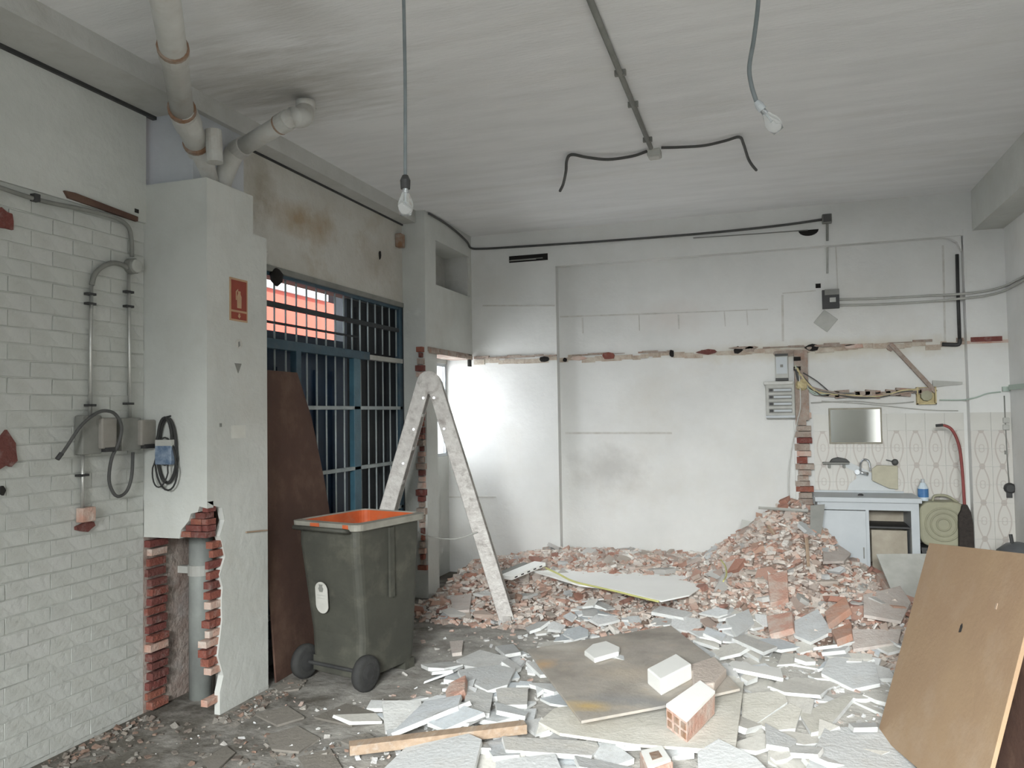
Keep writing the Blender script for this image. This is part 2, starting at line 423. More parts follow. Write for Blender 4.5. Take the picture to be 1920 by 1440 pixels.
# window wall and lintel
wm = struct('wall_window_side', MB().box(-3.32, XW, 4.03, 6.36, 2.59, 3.31), M_stained)
part('lintel_edge', MB().box(-3.32, XW+.01, 4.03, 6.36, 2.56, 2.60), M_grey, wm)
p = at(712, 478, x=XW); wall_patch(wm, 'hole', p[1], p[2], .02, .04, XW, M_black, .006, 8)
# back boundary around window
struct('trim_2', MB().box(-3.32, XW-.01, 3.9, 6.36, 0, .10), M_beam)

# column with the boxed pipes (hollow where it has been broken open)
CX, CY0, CY1 = -2.88, 3.5, 4.03
c1 = struct('column_left', MB().box(XL-.05, CX, CY0, 3.9, 2.68, 2.905).box(XL-.05, CX, CY0, CY1, 1.155, 2.68), M_wall)
nz = .955
b = MB()
# side face below, with ragged opening edge towards the corner
edge = [(0, 3.60), (.12, 3.60), (.2, 3.63), (.32, 3.585), (.4, 3.60), (.5, 3.62), (.6, 3.615), (.68, 3.625), (.75, 3.60), (.84, 3.645), (.92, 3.62), (nz+.005, 3.60), (1.04, 3.64), (1.11, 3.62), (1.13, 3.55), (1.155, 3.5)]
for i in range(len(edge)-1):
    (za, ya), (zb, yb) = edge[i], edge[i+1]
    P = [(CX-.035, ya, za), (CX-.035, CY1, za), (CX-.035, CY1, zb), (CX-.035, yb, zb), (CX, ya, za), (CX, CY1, za), (CX, CY1, zb), (CX, yb, zb)]
    b.add(P, [(0, 1, 2, 3), (7, 6, 5, 4), (0, 4, 5, 1), (2, 6, 7, 3), (0, 3, 7, 4), (1, 5, 6, 2)])
part('side_plaster', b, M_wall, c1)
# front face strip above opening (left of the red break)
b = MB()
Mf = Matrix(((1, 0, 0, 0), (0, 0, -1, CY0), (0, 1, 0, 0), (0, 0, 0, 1)))
Mfb = Matrix(((1, 0, 0, 0), (0, 0, 1, CY0), (0, 1, 0, 0), (0, 0, 0, 1)))
fr = [(XL-.02, nz), (-3.06, nz), (-3.05, 1.0), (-3.0, 1.05), (-2.985, 1.09), (-2.94, 1.10), (-2.93, 1.13), (CX, 1.12), (CX, 1.155), (XL-.02, 1.155)]
part('front_plaster', MB().prism(fr, 0, .05, Mfb), M_wall, c1)
part('back_panel', MB().box(XL-.05, CX-.035, 3.93, 3.97, 0, 1.155), M_rot, c1)
part('inner_left', MB().box(XL-.06, XL-.0, CY0, 3.94, 0, 1.155), M_rot, c1)
part('inner_top', MB().box(XL-.02, CX-.04, CY0+.03, 3.94, 1.10, 1.16), M_mortar, c1)
rr_ = random.Random(9)      # raw brick courses laid bare under the top break
for k in range(5):
    zz = .962+k*.034
    xl = -3.06+.035*k+rr_.uniform(-.01, .01)
    while xl < CX-.02:
        xe = min(xl+rr_.uniform(.05, .11), CX-.003)
        part('brick', MB().box(xl, xe-.004, CY0+.006+rr_.uniform(0, .012), CY0+.08, zz, zz+.03), M_red, c1)
        xl = xe
# toothed bricks on both broken jambs
z = .015
i = 0
while z < .94:
    h = .034 + .006*R.random()
    wdt = .02 + R.uniform(0, .028)
    part('brick', MB().box(XL-.01, XL+wdt, CY0+.004+R.uniform(0, .02), CY0+.14, z, z+h), M_red if R.random() < .8 else M_redpale, c1)
    wdt = .03 + R.uniform(0, .035)
    if .05 < z < .12 or z > .22:
        yj = np.interp(z, [e[0] for e in edge], [e[1] for e in edge])
        part('brick', MB().box(CX-wdt, CX-.004-R.uniform(0, .01), yj-.075-R.uniform(0, .02), yj+.05, z, z+h), M_red if R.random() < .75 else M_redpale, c1)
    z += h + .012 + R.uniform(0, .006)
# upper shaft behind pipes
struct('trim_3', MB().box(XL-.05, -3.02, 3.56, 4.0, 2.905, ZC), mat('shaft_paint', (.52, .54, .57), (.45, .47, .49), 2, .9, .3), None)
# little stop of old plaster by the right border of the column
struct('trim_4', MB().box(XL-.02, CX+.002, 3.93, 4.03, 0, .02), M_beam)

# dark sealed void behind the window wall
# second column
c2 = struct('column_far', MB().box(-3.3, XC, 6.36, 6.60, 0, ZC), M_wall)
# brick teeth along its front edge, where a partition was torn off
z = .25
while z < 2.2:
    h = .045 + R.uniform(0, .02)
    if not (1.75 < z < 1.9):
        wdt = R.uniform(.015, .05)
        cx = at(793, 800, y=6.36)[0]
        part('brick', MB().box(cx-wdt, cx+wdt*.7, 6.30+R.uniform(0, .03), 6.37, z, z+h*.85), R.choice([M_red, M_mortar, M_red, M_redpale]), c2)
    z += h
p = at(745, 447, x=XW)
b = single('bracket_stub', MB().box(-3.12, -3.06, 6.22, 6.30, 3.08, 3.2), M_rust, 'rusty brown metal bracket stub high beside the far column', 'bracket', bevel=.008)

# far left wall section (over the window recess)
fl = struct('wall_far_left', MB().box(-3.5, XC, 6.60, 7.52, 2.2, 2.79).box(-3.5, XC, 6.60, 7.7, 3.2, ZC).box(-3.5, XC, 7.45, 7.7, 2.79, 3.2).box(-3.5, XC-.28, 6.60, 7.5, 2.79, 3.2), M_wall)
part('niche_lining', MB().box(XC-.28, XC-.265, 6.60, 7.45, 2.79, 3.2).box(XC-.28, XC-.02, 6.6, 6.62, 2.79, 3.2).box(XC-.27, XC-.02, 7.43, 7.45, 2.79, 3.2), M_beam, fl)
part('broken_edge', MB().box(XC-.25, XC+.012, 6.40, 7.46, 2.165, 2.205), M_mortar, fl)
for k in range(5):
    part('brick', MB().box(XC-.2, XC+.018+R.uniform(0, .01), 6.42+k*.21, 6.60+k*.21, 2.15, 2.19), R.choice([M_mortar, M_redpale]), fl)
part('anchor_hole', MB().box(XC, XC+.02, 7.36, 7.42, 2.08, 2.2), M_black, fl)
# recess with side window
rx = -3.18
struct('wall_recess', MB().box(-3.3, rx, 6.60, 7.52, 0, 1.18).box(-3.3, rx, 6.60, 7.52, 2.12, 2.2), M_wall)
wn = bpy.data.objects.new('window_2', None); COL.objects.link(wn); wn.location = (rx-.05, 7.05, 1.18); wn['kind'] = 'structure'
b = MB().box(rx-.05, rx-.01, 6.60, 7.5, 1.18, 1.21).box(rx-.05, rx-.01, 6.60, 7.5, 2.09, 2.12).box(rx-.05, rx-.01, 6.60, 6.63, 1.21, 2.09).box(rx-.05, rx-.01, 7.46, 7.5, 1.21, 2.09).box(rx-.05, rx-.01, 7.03, 7.06, 1.21, 2.09)
part('window_frame', b, M_cab, wn)
part('pane', MB().box(rx-.036, rx-.03, 6.63, 7.03, 1.21, 2.09), M_pane, wn)
part('pane', MB().box(rx-.036, rx-.03, 7.06, 7.46, 1.21, 2.09), M_pane, wn)

# back wall
XP = -2.01
wb = struct('wall_back', MB().box(-3.6, XP, YB, 7.9, 0, ZC).box(XP, 2.3, YB, 7.9, 3.05, ZC).box(XP, 2.3, YB2, 7.9, 0, 3.05), M_back)
part('panel_corner', MB().prism([(1.40, 3.052), (1.55, 3.052), (1.55, 2.92), (1.52, 3.0), (1.47, 3.035)], 0, .06, Matrix(((1, 0, 0, 0), (0, 0, 1, YB+.02), (0, 1, 0, 0), (0, 0, 0, 1)))), M_back, wb)

# torn scar of the removed false ceiling: ragged plaster lip, raw brick and holes
b = MB()
x = -2.88
while x < 1.55:
    wd = R.uniform(.04, .14)
    y = YB if x < XP else YB2
    z0 = 2.155 + R.uniform(-.018, .018)
    if x < XP and x+wd > XP: wd = XP-x
    b.box(x, x+wd, y-R.uniform(.006, .02), y+.005, z0-.035-R.uniform(0, .02), z0)
    x += wd
part('torn_plaster_scar', b, mat('scar_plaster', (.60, .55, .47), (.42, .33, .26), 9, .95, .6, 40, stain=(.38, .22, .15), stain_amt=.5, stain_scale=7), wb)
b = MB()
x = -2.88
while x < 1.55:
    wd = R.uniform(.03, .2)
    y = YB if x < XP else YB2
    if R.random() < .7: b.box(x, min(x+wd, XP if x < XP else 9), y-.022, y+.004, 2.155+R.uniform(0, .012), 2.168+R.uniform(0, .02))
    x += wd
part('torn_edge', b, M_mortar, wb)
for (u, v, wu, hv, m) in [(1022, 674, 24, 11, M_black), (1060, 675, 10, 8, M_black), (1086, 672, 30, 9, M_redpale), (1142, 667, 30, 15, M_red), (1260, 663, 10, 16, M_black), (1328, 660, 40, 9, M_red), (1384, 657, 16, 14, M_black), (1405, 655, 20, 11, M_mortar), (1395, 652, 50, 5, M_mortar), (1523, 652, 26, 12, M_black), (1517, 653, 10, 6, M_mortar), (1560, 648, 70, 5, M_mortar), (1600, 650, 40, 8, M_redpale), (1478, 662, 70, 10, M_mortar), (1670, 652, 14, 12, M_mortar)]:
    yy = YB if u < 1045 else YB2
    p = at(u, v, y=yy); a = wu/F*7.4/2*.95; c = hv/F*7.4/2
    Mx = Matrix(((1, 0, 0, 0), (0, 0, -1, yy), (0, 1, 0, 0), (0, 0, 0, 1)))
    nm = 'hole' if m is M_black else 'exposed_brick'
    part(nm, MB().prism(jag_poly(p[0], p[2], a, c, 8, random.Random(u), .22), 0, .026 if m is M_black else .03, Mx), m, wb)
# thin lines on the wall: grooves of old joints, and one painted shadow
def back_strip(name, u0, v0, u1, v1, wpx, m, y=YB2, d=.004, parent=wb):
    a = at(u0, v0, y=y); c = at(u1, v1, y=y)
    L_ = np.hypot(c[0]-a[0], c[2]-a[2]); ang = math.atan2(c[2]-a[2], c[0]-a[0])
    Mx = Matrix.Translation(((a[0]+c[0])/2, y-d/2, (a[2]+c[2])/2)) @ Matrix.Rotation(-ang, 4, 'Y')
    hw = wpx/F*7.3/2
    return part(name, MB().box(-L_/2, L_/2, -d/2, d/2, -hw, hw, 0, Mx), m, parent)
M_wallline = mat('joint_shadow_line', (.60, .59, .56), (.50, .48, .44), 14, .9, .1)
for q in [(1050, 594, 1230, 588, 3), (1092, 596, 1093, 625, 3), (1198, 590, 1199, 620, 2), (1230, 588, 1440, 580, 2), (1358, 583, 1360, 612, 2), (1400, 580, 1402, 610, 2),
          (1467, 553, 1468, 640, 4), (1467, 550, 1530, 545, 2), (1567, 460, 1571, 545, 2), (1060, 812, 1260, 812, 4), (1768, 460, 1772, 640, 3), (1272, 590, 1273, 617, 3)]:  # the long level line lowest on the wall paints a faint shadow
    back_strip('joint_shadow_line', *q[:4], q[4], M_wallline)
back_strip('joint_shadow_line', 838, 932, 930, 932, 3, M_wallline, y=YB)
back_strip('joint_shadow_line', 905, 573, 1040, 573, 3, M_wallline, y=YB)
p = at(1271, 592, y=YB2)
# vent slot & half-round hole
o = thing('vent_slot', 'dark rectangular vent opening near the top of the back wall, over the pillar', 'vent', at(990, 493, y=YB))
a = at(955, 493, y=YB); c = at(1027, 475, y=YB)
part('opening', MB().box(a[0], c[0], YB-.006, YB+.01, a[2], c[2]), M_black, o)
part('slat', MB().box(a[0]+.02, c[0]-.05, YB-.014, YB-.004, (a[2]+c[2])/2-.014, (a[2]+c[2])/2-.006), M_grey, o)
part('slat', MB().box(a[0], c[0]-.12, YB-.014, YB-.004, a[2]+.014, a[2]+.022), M_lgrey, o)
a = at(1497, 433, y=YB); c = at(1535, 431, y=YB)
rad = (c[0]-a[0])/2
poly = [(rad*math.cos(math.pi+math.pi*i/10), rad*.62*math.sin(math.pi+math.pi*i/10)) for i in range(11)]
single('flue_hole', MB().prism(poly, 0, .012, Matrix(((1, 0, 0, (a[0]+c[0])/2), (0, 0, -1, YB), (0, 1, 0, a[2]), (0, 0, 0, 1)))), M_black, 'dark half-round flue hole under the ceiling on the back wall', 'hole')
p = at(1534, 536, y=YB2)
single('square_hole', MB().box(p[0]-.022, p[0]+.022, YB2-.006, YB2+.01, p[2]-.02, p[2]+.02), M_black, 'small black square hole in the back wall above the open junction box', 'hole')

# right side
wr = struct('wall_right', MB().box(XR, 2.3, -3.2, YB2, 0, ZC), M_back)
struct('trim_5', MB().box(1.63, 2.3, -3.2, 7.6, 3.08, ZC), M_wall)
cr = struct('column_right', MB().box(1.56, XR+.02, 7.494, YB2+.02, 0, 3.10), M_back)
part('torn_plaster_scar', MB().box(1.56, 1.86, 7.488, 7.51, 2.125, 2.15), M_redpale, cr)
p = at(1850, 636, y=7.50)
part('exposed_brick', MB().box(p[0]-.12, p[0]+.11, 7.482, 7.51, p[2]-.02, p[2]+.02), M_red, cr)
# tiles, each a piece of its own
T0 = .15
tile_mesh = mesh_of('tile', MB().box(-T0/2+.0015, T0/2-.0015, -.008, 0, -T0/2+.0015, T0/2-.0015), M_tile)
tile_plain = mesh_of('tile', MB().box(-T0/2+.0015, T0/2-.0015, -.008, 0, -T0/2+.0015, T0/2-.0015), M_tileplain)
x0 = .33
def flip_tile(o): o.rotation_euler = (0, math.pi, 0)
for i in range(8):
    for k in range(12):
        z = 1.55-T0*(k+.5)
        if z < .05: continue
        o = bpy.data.objects.new('tile', tile_plain if k < 1 else tile_mesh); COL.objects.link(o); o.parent = wb
        o.location = (x0+T0*(i+.5)+.005, YB2, z)
        if k % 2 and k: flip_tile(o)
for i in range(2):
    for k in range(12):
        z = 1.55-T0*(k+.5)
        if z < .05: continue
        o = bpy.data.objects.new('tile', tile_plain if k < 1 else tile_mesh); COL.objects.link(o); o.parent = cr
        o.location = (1.56+T0*(i+.5), 7.494, z)
        if k % 2 and k: flip_tile(o)

# wall behind the camera with the open shop front
struct('wall_rear', MB().box(-3.6, -1.25, -3.2, -3.0, 0, ZC).box(1.05, 2.3, -3.2, -3.0, 0, ZC).box(-1.25, 1.05, -3.2, -3.0, 3.3, ZC), M_wall)

# ------------------------------------------------------------------ grille window / gate on the left
W = bpy.data.objects.new('window_1', None); COL.objects.link(W); W.location = (XW, 5.2, 0); W['kind'] = 'structure'
def wbox(name, y0, y1, z0, z1, d0, d1, m):
    return part(name, MB().box(XW+d0, XW+d1, y0, y1, z0, z1), m, W, bevel=.003)
wbox('top_rail', 4.03, 6.36, 2.535, 2.575, -.05, -.01, M_blue)
wbox('transom_rail', 4.03, 5.75, 2.055, 2.12, -.06, .0, M_blue)
wbox('transom_rail', 5.75, 6.36, 2.06, 2.10, -.05, .0, M_lgrey)
wbox('cross_bar', 4.03, 6.36, 2.335, 2.37, -.045, -.01, M_ext_dark)
wbox('cross_bar', 4.03, 5.6, 2.225, 2.24, -.045, -.02, M_ext_dark)
for zz in (1.665, 1.19, .80, .3):
    wbox('cross_bar', 4.03, 6.36, zz-.014, zz+.014, -.04, -.005, M_bar)
wbox('post', 4.70, 4.76, 0, 2.06, -.05, -.0, M_blue)
wbox('post', 5.50, 5.60, 0, 2.06, -.05, -.005, mat('worn_blue_post', (.06, .15, .20), (.035, .09, .13), 3, .4, .1))
wbox('post', 6.30, 6.36, 0, 2.56, -.05, -.005, M_blue)
y = 4.49 - .128*4
barm = mesh_of('bar', MB().tube([(0, 0, 0), (0, 0, .415)], .0068, 8), M_bar, True)
barl = mesh_of('bar', MB().tube([(0, 0, 0), (0, 0, 2.03)], .0068, 8), M_bar, True)
while y < 6.3:
    for me_, z0 in ((barm, 2.12), (barl, .03)):
        o = bpy.data.objects.new('bar', me_); COL.objects.link(o); o.parent = W
        o.location = (-.03, y-5.2, z0)
    y += .128
part('jamb_lining', MB().box(-3.3, XW-.052, 6.335, 6.358, 0, 2.56).box(-3.3, XW+.004, 6.352, 6.362, 0, 2.56), M_ext_dark, W)
# dark closed sheet leaves behind the grille
part('door_leaf', MB().box(-3.31, -3.28, 4.03, 5.62, .0, 2.2), M_blued, W)
part('door_leaf', MB().box(-3.31, -3.28, 5.66, 6.36, .0, 2.56), M_ext_dark, W)
for k in range(6):
    part('rib', MB().box(-3.28, -3.262, 4.2+k*.24, 4.23+k*.24, .1, 1.95), M_blued, W)
for k in range(3):
    part('rib', MB().box(-3.28, -3.26, 5.78+k*.2, 5.83+k*.2, .1, 2.5), M_ext_dark, W)
p = at(515, 517, x=XW)
single('hanging_rag', MB().lathe([(.01, -.06), (.05, -.03), (.06, .02), (.03, .05), (.01, .06)], Matrix.Translation((XW+.01, 4.46, 2.53)) @ Matrix.Scale(.6, 4, (1, 0, 0)), 9), M_black, 'black bundle of rag stuck at the top left corner of the grille', 'rag', smooth=True)

# outside
single('red_building', MB().box(-7.4, -7.0, 7.5, 11.7, 0, 3.5), M_ext_red, 'sunlit red rendered wall of a building seen outside through the grille', 'building')
single('outside_cornice', MB().box(-7.4, -6.95, 7.5, 11.4, 3.5, 3.9), M_ext_white, 'bright white cornice on top of the red wall outside', 'cornice')
single('dark_building', MB().box(-7.6, -7.0, 11.72, 20, 0, 6), M_ext_dark, 'dark shaded wall outside, right of the red wall behind the grille', 'building')
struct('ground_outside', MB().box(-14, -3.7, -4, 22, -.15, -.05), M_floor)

# ------------------------------------------------------------------ pipes at the upper left
dp = thing('drain_pipes', 'white plastic drain pipes with a forked branch entering the column top', 'pipe', (-3.1, 3.75, 2.9))
P0 = at(300, -60, z=3.22); P1 = at(325, 95, z=3.20); P2 = at(341, 205, z=3.19); P3 = at(372, 280, z=3.10)
Pend = np.array([-3.06, 3.76, 2.88])
part('main_pipe', MB().tube([P0, P1, P2], .058, 18), M_pale, dp, smooth=True)
part('elbow', MB().tube(smooth_path([P2, (P2+P3)/2, P3, Pend], 5), .064, 18), M_pale, dp, smooth=True)
def collar(a, b_, t, r0, ln, m, nm='collar'):
    a = np.array(a); b_ = np.array(b_); d = (b_-a)/np.linalg.norm(b_-a); c = a+(b_-a)*t
    part(nm, MB().tube([c-d*ln/2, c+d*ln/2], r0, 18), m, dp, smooth=False)
collar(P0, P1, .96, .067, .025, M_rust); collar(P0, P1, 1.02, .066, .09, M_pale)
collar(P1, P2, 1.0, .070, .03, M_rust); collar(P2, P3, .25, .071, .10, M_pale); collar(P2, P3, .85, .070, .02, M_rust)
B0 = np.array([-3.0, 3.80, 3.02]); B1 = at(440, 285, z=3.16); B2 = at(548, 220, z=3.24); B3 = at(573, 208, z=3.33)
part('branch_pipe', MB().tube(smooth_path([Pend+np.array([.02, .02, 0]), B0, B1], 5), .056, 18), M_pale, dp, smooth=True)
part('branch_pipe', MB().tube([B1, B2], .05, 18), M_pale, dp, smooth=True)
part('elbow', MB().tube(smooth_path([B2, (B2+B3)/2+np.array([.02, 0, -.02]), B3, B3+np.array([0, 0, .06])], 4), .056, 18), M_pale, dp, smooth=True)
collar(B1, B2, .10, .058, .09, M_pale); collar(B1, B2, .88, .057, .07, M_pale); collar(B1, B2, .80, .056, .015, M_rust)
V0 = at(403, 305, y=3.55); V1 = at(400, 245, y=3.55)
part('capped_stub', MB().tube([V0, V1], .044, 18), M_pale, dp, smooth=False)
# clamp bracket on the ceiling
single('pipe_hanger', MB().tube([at(575, 190, z=3.41), at(590, 205, z=3.36)], .012, 8).tube([at(560, 192, z=3.41), at(553, 215, z=3.28)], .006, 6), M_dark, 'dark metal hanger holding the branch drain pipe elbow under the ceiling', 'bracket')
# pipe inside the opened column
vp = thing('vertical_pipe', 'grey vertical drain pipe with a pale clamp inside the broken open column', 'pipe', (-3.17, 3.82, 0))
part('pipe', MB().tube([(-3.17, 3.80, 0), (-3.17, 3.80, 1.10)], .066, 20), mat('grey_pipe', (.30, .32, .30), (.22, .23, .22), 5, .6, .1), vp, smooth=True)
part('clamp', MB().tube([(-3.17, 3.80, .70), (-3.17, 3.80, .76)], .072, 20).box(-3.30, -3.23, 3.76, 3.80, .71, .75), M_lgrey, vp, 'pale grey clamp')

# ------------------------------------------------------------------ electrics on the left wall
def lx(u, v, d=.0): q = at(u, v, x=XL); return (XL+.007+d, q[1], q[2])
r0 = .011
o = thing('conduit_run', 'grey electrical conduit bending down from under the plaster edge at left', 'conduit', lx(237, 480))
part('tube', MB().tube(smooth_path([lx(-60, 335, .02), lx(60, 375, .02), lx(140, 392, .02), lx(205, 408, .02), lx(232, 425, .02), lx(239, 450, .02), lx(240, 482, .02)], 5), r0, 8), M_grey, o, smooth=True)
part('clip', MB().cbox(lx(58, 372, .02), (.03, .03, .035)), M_dark, o)
o = single('loose_lath', MB().prism([(-.36, -.008), (.36, -.016), (.36, .01), (-.30, .028), (-.40, .022)], 0, .02, Matrix.Translation(lx(190, 391, .0)) @ Matrix(((0, 0, 1, 0), (1, 0, 0, 0), (0, 1, 0, 0), (0, 0, 0, 1))) @ Matrix.Rotation(math.radians(-1), 4, 'Z') @ Matrix.Scale(.62, 4, (1, 0, 0))), M_brown, 'thin brown wooden lath along the plaster edge above the left sockets', 'lath')
p = lx(253, 396)
single('nail_hole', MB().cbox(p, (.012, .03, .022)), M_black, 'small dark hole in the wall above the end of the brown lath', 'hole')
# round junction box and its tubes
o = thing('junction_box', 'round grey junction box above the two wall sockets at left', 'junction box', lx(241, 500))
q = Vector(lx(241, 500)); Mj = Matrix.Translation(q) @ Matrix.Rotation(math.radians(90), 4, 'Y')
part('body', MB().lathe([(.042, 0), (.042, .04), (.036, .048)], Mj, 16), M_grey, o, smooth=False)
part('lid', MB().lathe([(.036, .047), (.036, .054), (.03, .056)], Mj, 16), M_lgrey, o)
o = thing('socket_conduit', 'left steel conduit looping from the junction box down to the first wall socket', 'conduit', lx(165, 770))
part('tube', MB().tube(smooth_path([lx(232, 503, .02), lx(222, 497, .02), lx(205, 494, .02), lx(186, 500, .02), lx(170, 515, .02), lx(164, 535, .02)], 5), .013, 8), M_grey, o, smooth=True)
part('tube', MB().tube([lx(164, 535, .02), lx(162, 640, .02), lx(161, 785, .02)], .009, 8), M_steel, o, smooth=True)
for v in (552, 570, 760): part('clip', MB().cbox(lx(163, v, .014), (.03, .05, .012)), M_dark, o)
o = thing('socket_conduit', 'straight steel conduit from the junction box down to the second wall socket', 'conduit', lx(237, 780))
part('tube', MB().tube([lx(234, 515, .02), lx(235, 640, .02), lx(236, 790, .02)], .009, 8), M_steel, o, smooth=True)
for v in (548, 575, 757): part('clip', MB().cbox(lx(235, v, .014), (.03, .05, .012)), M_dark, o)
M_cover = mat('brownish_cover', (.30, .28, .25), (.24, .225, .20), 8, .6, .05)
def socket(u0, v0, u1, v1, label):
    a = lx(u0, v1); c = lx(u1, v0)
    yw = c[1]-a[1]
    o = thing('wall_socket', label, 'socket', (XL, (a[1]+c[1])/2, a[2]))
    part('housing', MB().box(XL+.006, XL+.06, a[1], a[1]+yw*.62, a[2], c[2]), M_grey, o, bevel=.006)
    zc = (a[2]+c[2])/2
    part('cover', MB().box(XL+.006, XL+.085, a[1]+yw*.5, c[1], a[2]+.025, c[2]-.012), M_cover, o, 'browner hinged cover', bevel=.008)
    part('latch', MB().box(XL+.05, XL+.09, a[1]+yw*.6, c[1]-.015, a[2]+.008, a[2]+.03), M_dark, o, 'black latch')
socket(137, 779, 196, 853, 'grey industrial wall socket, left one of the two')
socket(212, 783, 270, 846, 'grey industrial wall socket, right one beside the hanging belts')
o = thing('loop_cable', 'grey cable arching from the first socket and looping up into the second socket', 'cable', lx(205, 932))
part('cable', MB().tube(smooth_path([lx(94, 858, .05), lx(105, 838, .06), lx(125, 800, .08), lx(145, 778, .1), lx(165, 771, .1), lx(185, 777, .1), lx(197, 800, .1), lx(195, 830, .09), lx(190, 860, .06), lx(191, 900, .04), lx(200, 925, .04), lx(212, 930, .04), lx(226, 918, .04), lx(234, 890, .04), lx(236, 848, .04)], 5), .0085, 8), M_cable, o, smooth=True)
part('plug_tip', MB().tube([lx(90, 861, .05), lx(97, 850, .055)], .012, 8), M_dark, o)
o = thing('socket_conduit', 'short steel conduit running down from the first socket to a broken box', 'conduit', lx(150, 960))
part('tube', MB().tube([lx(147, 850, .02), lx(147, 900, .02), lx(147, 955, .02)], .009, 8), M_steel, o, smooth=True)
part('clip', MB().cbox(lx(148, 891, .014), (.03, .06, .012)), M_dark, o)
a = lx(140, 980); c = lx(166, 949)
single('switch_box', MB().box(XL+.006, XL+.05, a[1], c[1], a[2], c[2]), M_redpale, 'small dirty pinkish box at the foot of the short conduit', 'socket', bevel=.005)

# sign and marks on the column's side face
def sx(u, v, d=0): q = at(u, v, x=CX); return (CX+d, q[1], q[2])
a = sx(430, 600); c = sx(463, 527)
sg = thing('fire_sign', 'red and tan fire extinguisher sign on the white column', 'sign', (CX, (a[1]+c[1])/2, a[2]))
y0, y1, z0, z1 = a[1], c[1], a[2], c[2]
part('plate', MB().box(CX, CX+.004, y0, y1, z0, z1), M_signpale, sg)
part('red_field', MB().box(CX+.004, CX+.006, y0+.012, y1-.012, z0+.062, z1-.012), M_signred, sg)
part('red_field', MB().box(CX+.004, CX+.006, y0+.012, y1-.012, z0+.01, z0+.05), M_signred, sg)
ym = (y0+y1)/2
Mx = Matrix(((0, 0, 1, CX), (1, 0, 0, ym), (0, 1, 0, z0), (0, 0, 0, 1)))
part('extinguisher_symbol', MB().prism([(-.018, .075), (.018, .075), (.02, .14), (.01, .158), (.012, .172), (-.012, .172), (-.01, .158), (-.02, .14)], .006, .0075, Mx)
     .prism([(-.03, .12), (-.022, .12), (-.022, .165), (-.008, .178), (-.012, .184), (-.03, .168)], .006, .0075, Mx), M_signpale, sg)
part('arrow_symbol', MB().prism([(-.006, .044), (.006, .044), (.006, .032), (.014, .032), (0, .016), (-.014, .032), (-.006, .032)], .006, .0075, Mx), M_signpale, sg)
q = sx(446, 690); Mx = Matrix(((0, 0, 1, CX), (1, 0, 0, q[1]), (0, 1, 0, q[2]), (0, 0, 0, 1)))
single('triangle_sticker', MB().prism([(0, -.03), (.03, .026), (-.03, .026)], 0, .003, Mx), M_grey, 'small dark triangular sticker pointing down on the column below the fire sign', 'sticker')
q = sx(448, 645); Mx = Matrix(((0, 0, 1, CX), (1, 0, 0, q[1]), (0, 1, 0, q[2]), (0, 0, 0, 1)))
o = thing('round_sticker', 'small pale round sticker with a dark mark under the fire sign', 'sticker', q)
part('disc', MB().prism([(.03*math.cos(t*.5236), .03*math.sin(t*.5236)) for t in range(12)], 0, .002, Mx), M_sticker, o)
part('mark', MB().prism([(-.008, -.02), (.008, -.01), (.004, .015), (-.01, .01)], .002, .003, Mx), M_grey, o)
for uv, rr in (((413, 797), .014), ((340, 740), .01), ((263, 893), .014)):
    if uv[0] > 390: q = sx(*uv); single('wall_plug', MB().cbox((q[0]+.002, q[1], q[2]), (.006, rr, rr*1.4)), M_grey, 'small grey wall plug on the column side, left of the faint label', 'plug')
a = sx(434, 822); c = sx(460, 797)
single('faint_label', MB().box(CX, CX+.002, a[1], c[1], a[2], c[2]), mat('faded_paper', (.63, .63, .58), (.58, .57, .52), 8, .9, 0), 'faint pale paper label at chest height on the white column', 'label')
# belts hanging on the column's front face
def fy(u, v, d=0): q = at(u, v, y=CY0); return (q[0], CY0-.02-d, q[2])
o = thing('hanging_belts', 'black rubber drive belts with a blue card sleeve hanging on the column', 'belts', fy(320, 918))
part('hook', MB().tube([(fy(320, 780)[0], CY0, fy(320, 780)[2]), fy(320, 783, .03)], .005, 6), M_dark, o)
def loop(cu, v0, v1, hw, r_, n=24, off=0.0, tw=0):
    pts = []
    for i in range(n+1):
        t = 2*math.pi*i/n
        cv = (v0+v1)/2; hh = (v1-v0)/2
        u = cu+hw*math.sin(t)*(1 if math.cos(t) > 0 else 1.15) + tw*math.cos(t)
        pts.append(fy(u, cv-hh*math.cos(t), off))
    return MB().tube(pts, r_, 8, cap=False)
part('belt', loop(319, 784, 905, 16, .009, off=.0), M_rubber, o, smooth=True)
part('belt', loop(318, 783, 870, 13, .008, off=.015), M_rubber, o, smooth=True)
part('belt', loop(322, 820, 918, 18, .005, off=.02, tw=-3), M_rubber, o, smooth=True)
part('belt', loop(314, 840, 912, 13, .004, off=.03, tw=4), M_rubber, o, smooth=True)
a = fy(304, 870); c = fy(334, 835)
part('card_sleeve', MB().box(a[0], c[0], CY0-.055, CY0-.01, a[2], c[2]), mat('blue_card', (.09, .14, .22), (.30, .36, .44), 22, .6, 0), o, 'blue and white card sleeve', bevel=.004)
a = fy(304, 836); c = fy(334, 824)
part('card_band', MB().box(a[0], c[0], CY0-.052, CY0-.012, a[2], c[2]), M_lgrey, o)
q = sx(478, 996)
single('twig', MB().tube([sx(460, 998, .005), sx(498, 994, .01)], .005, 6), M_wood, 'pale twig stuck on the column near its right edge, level with the bin rim', 'twig')

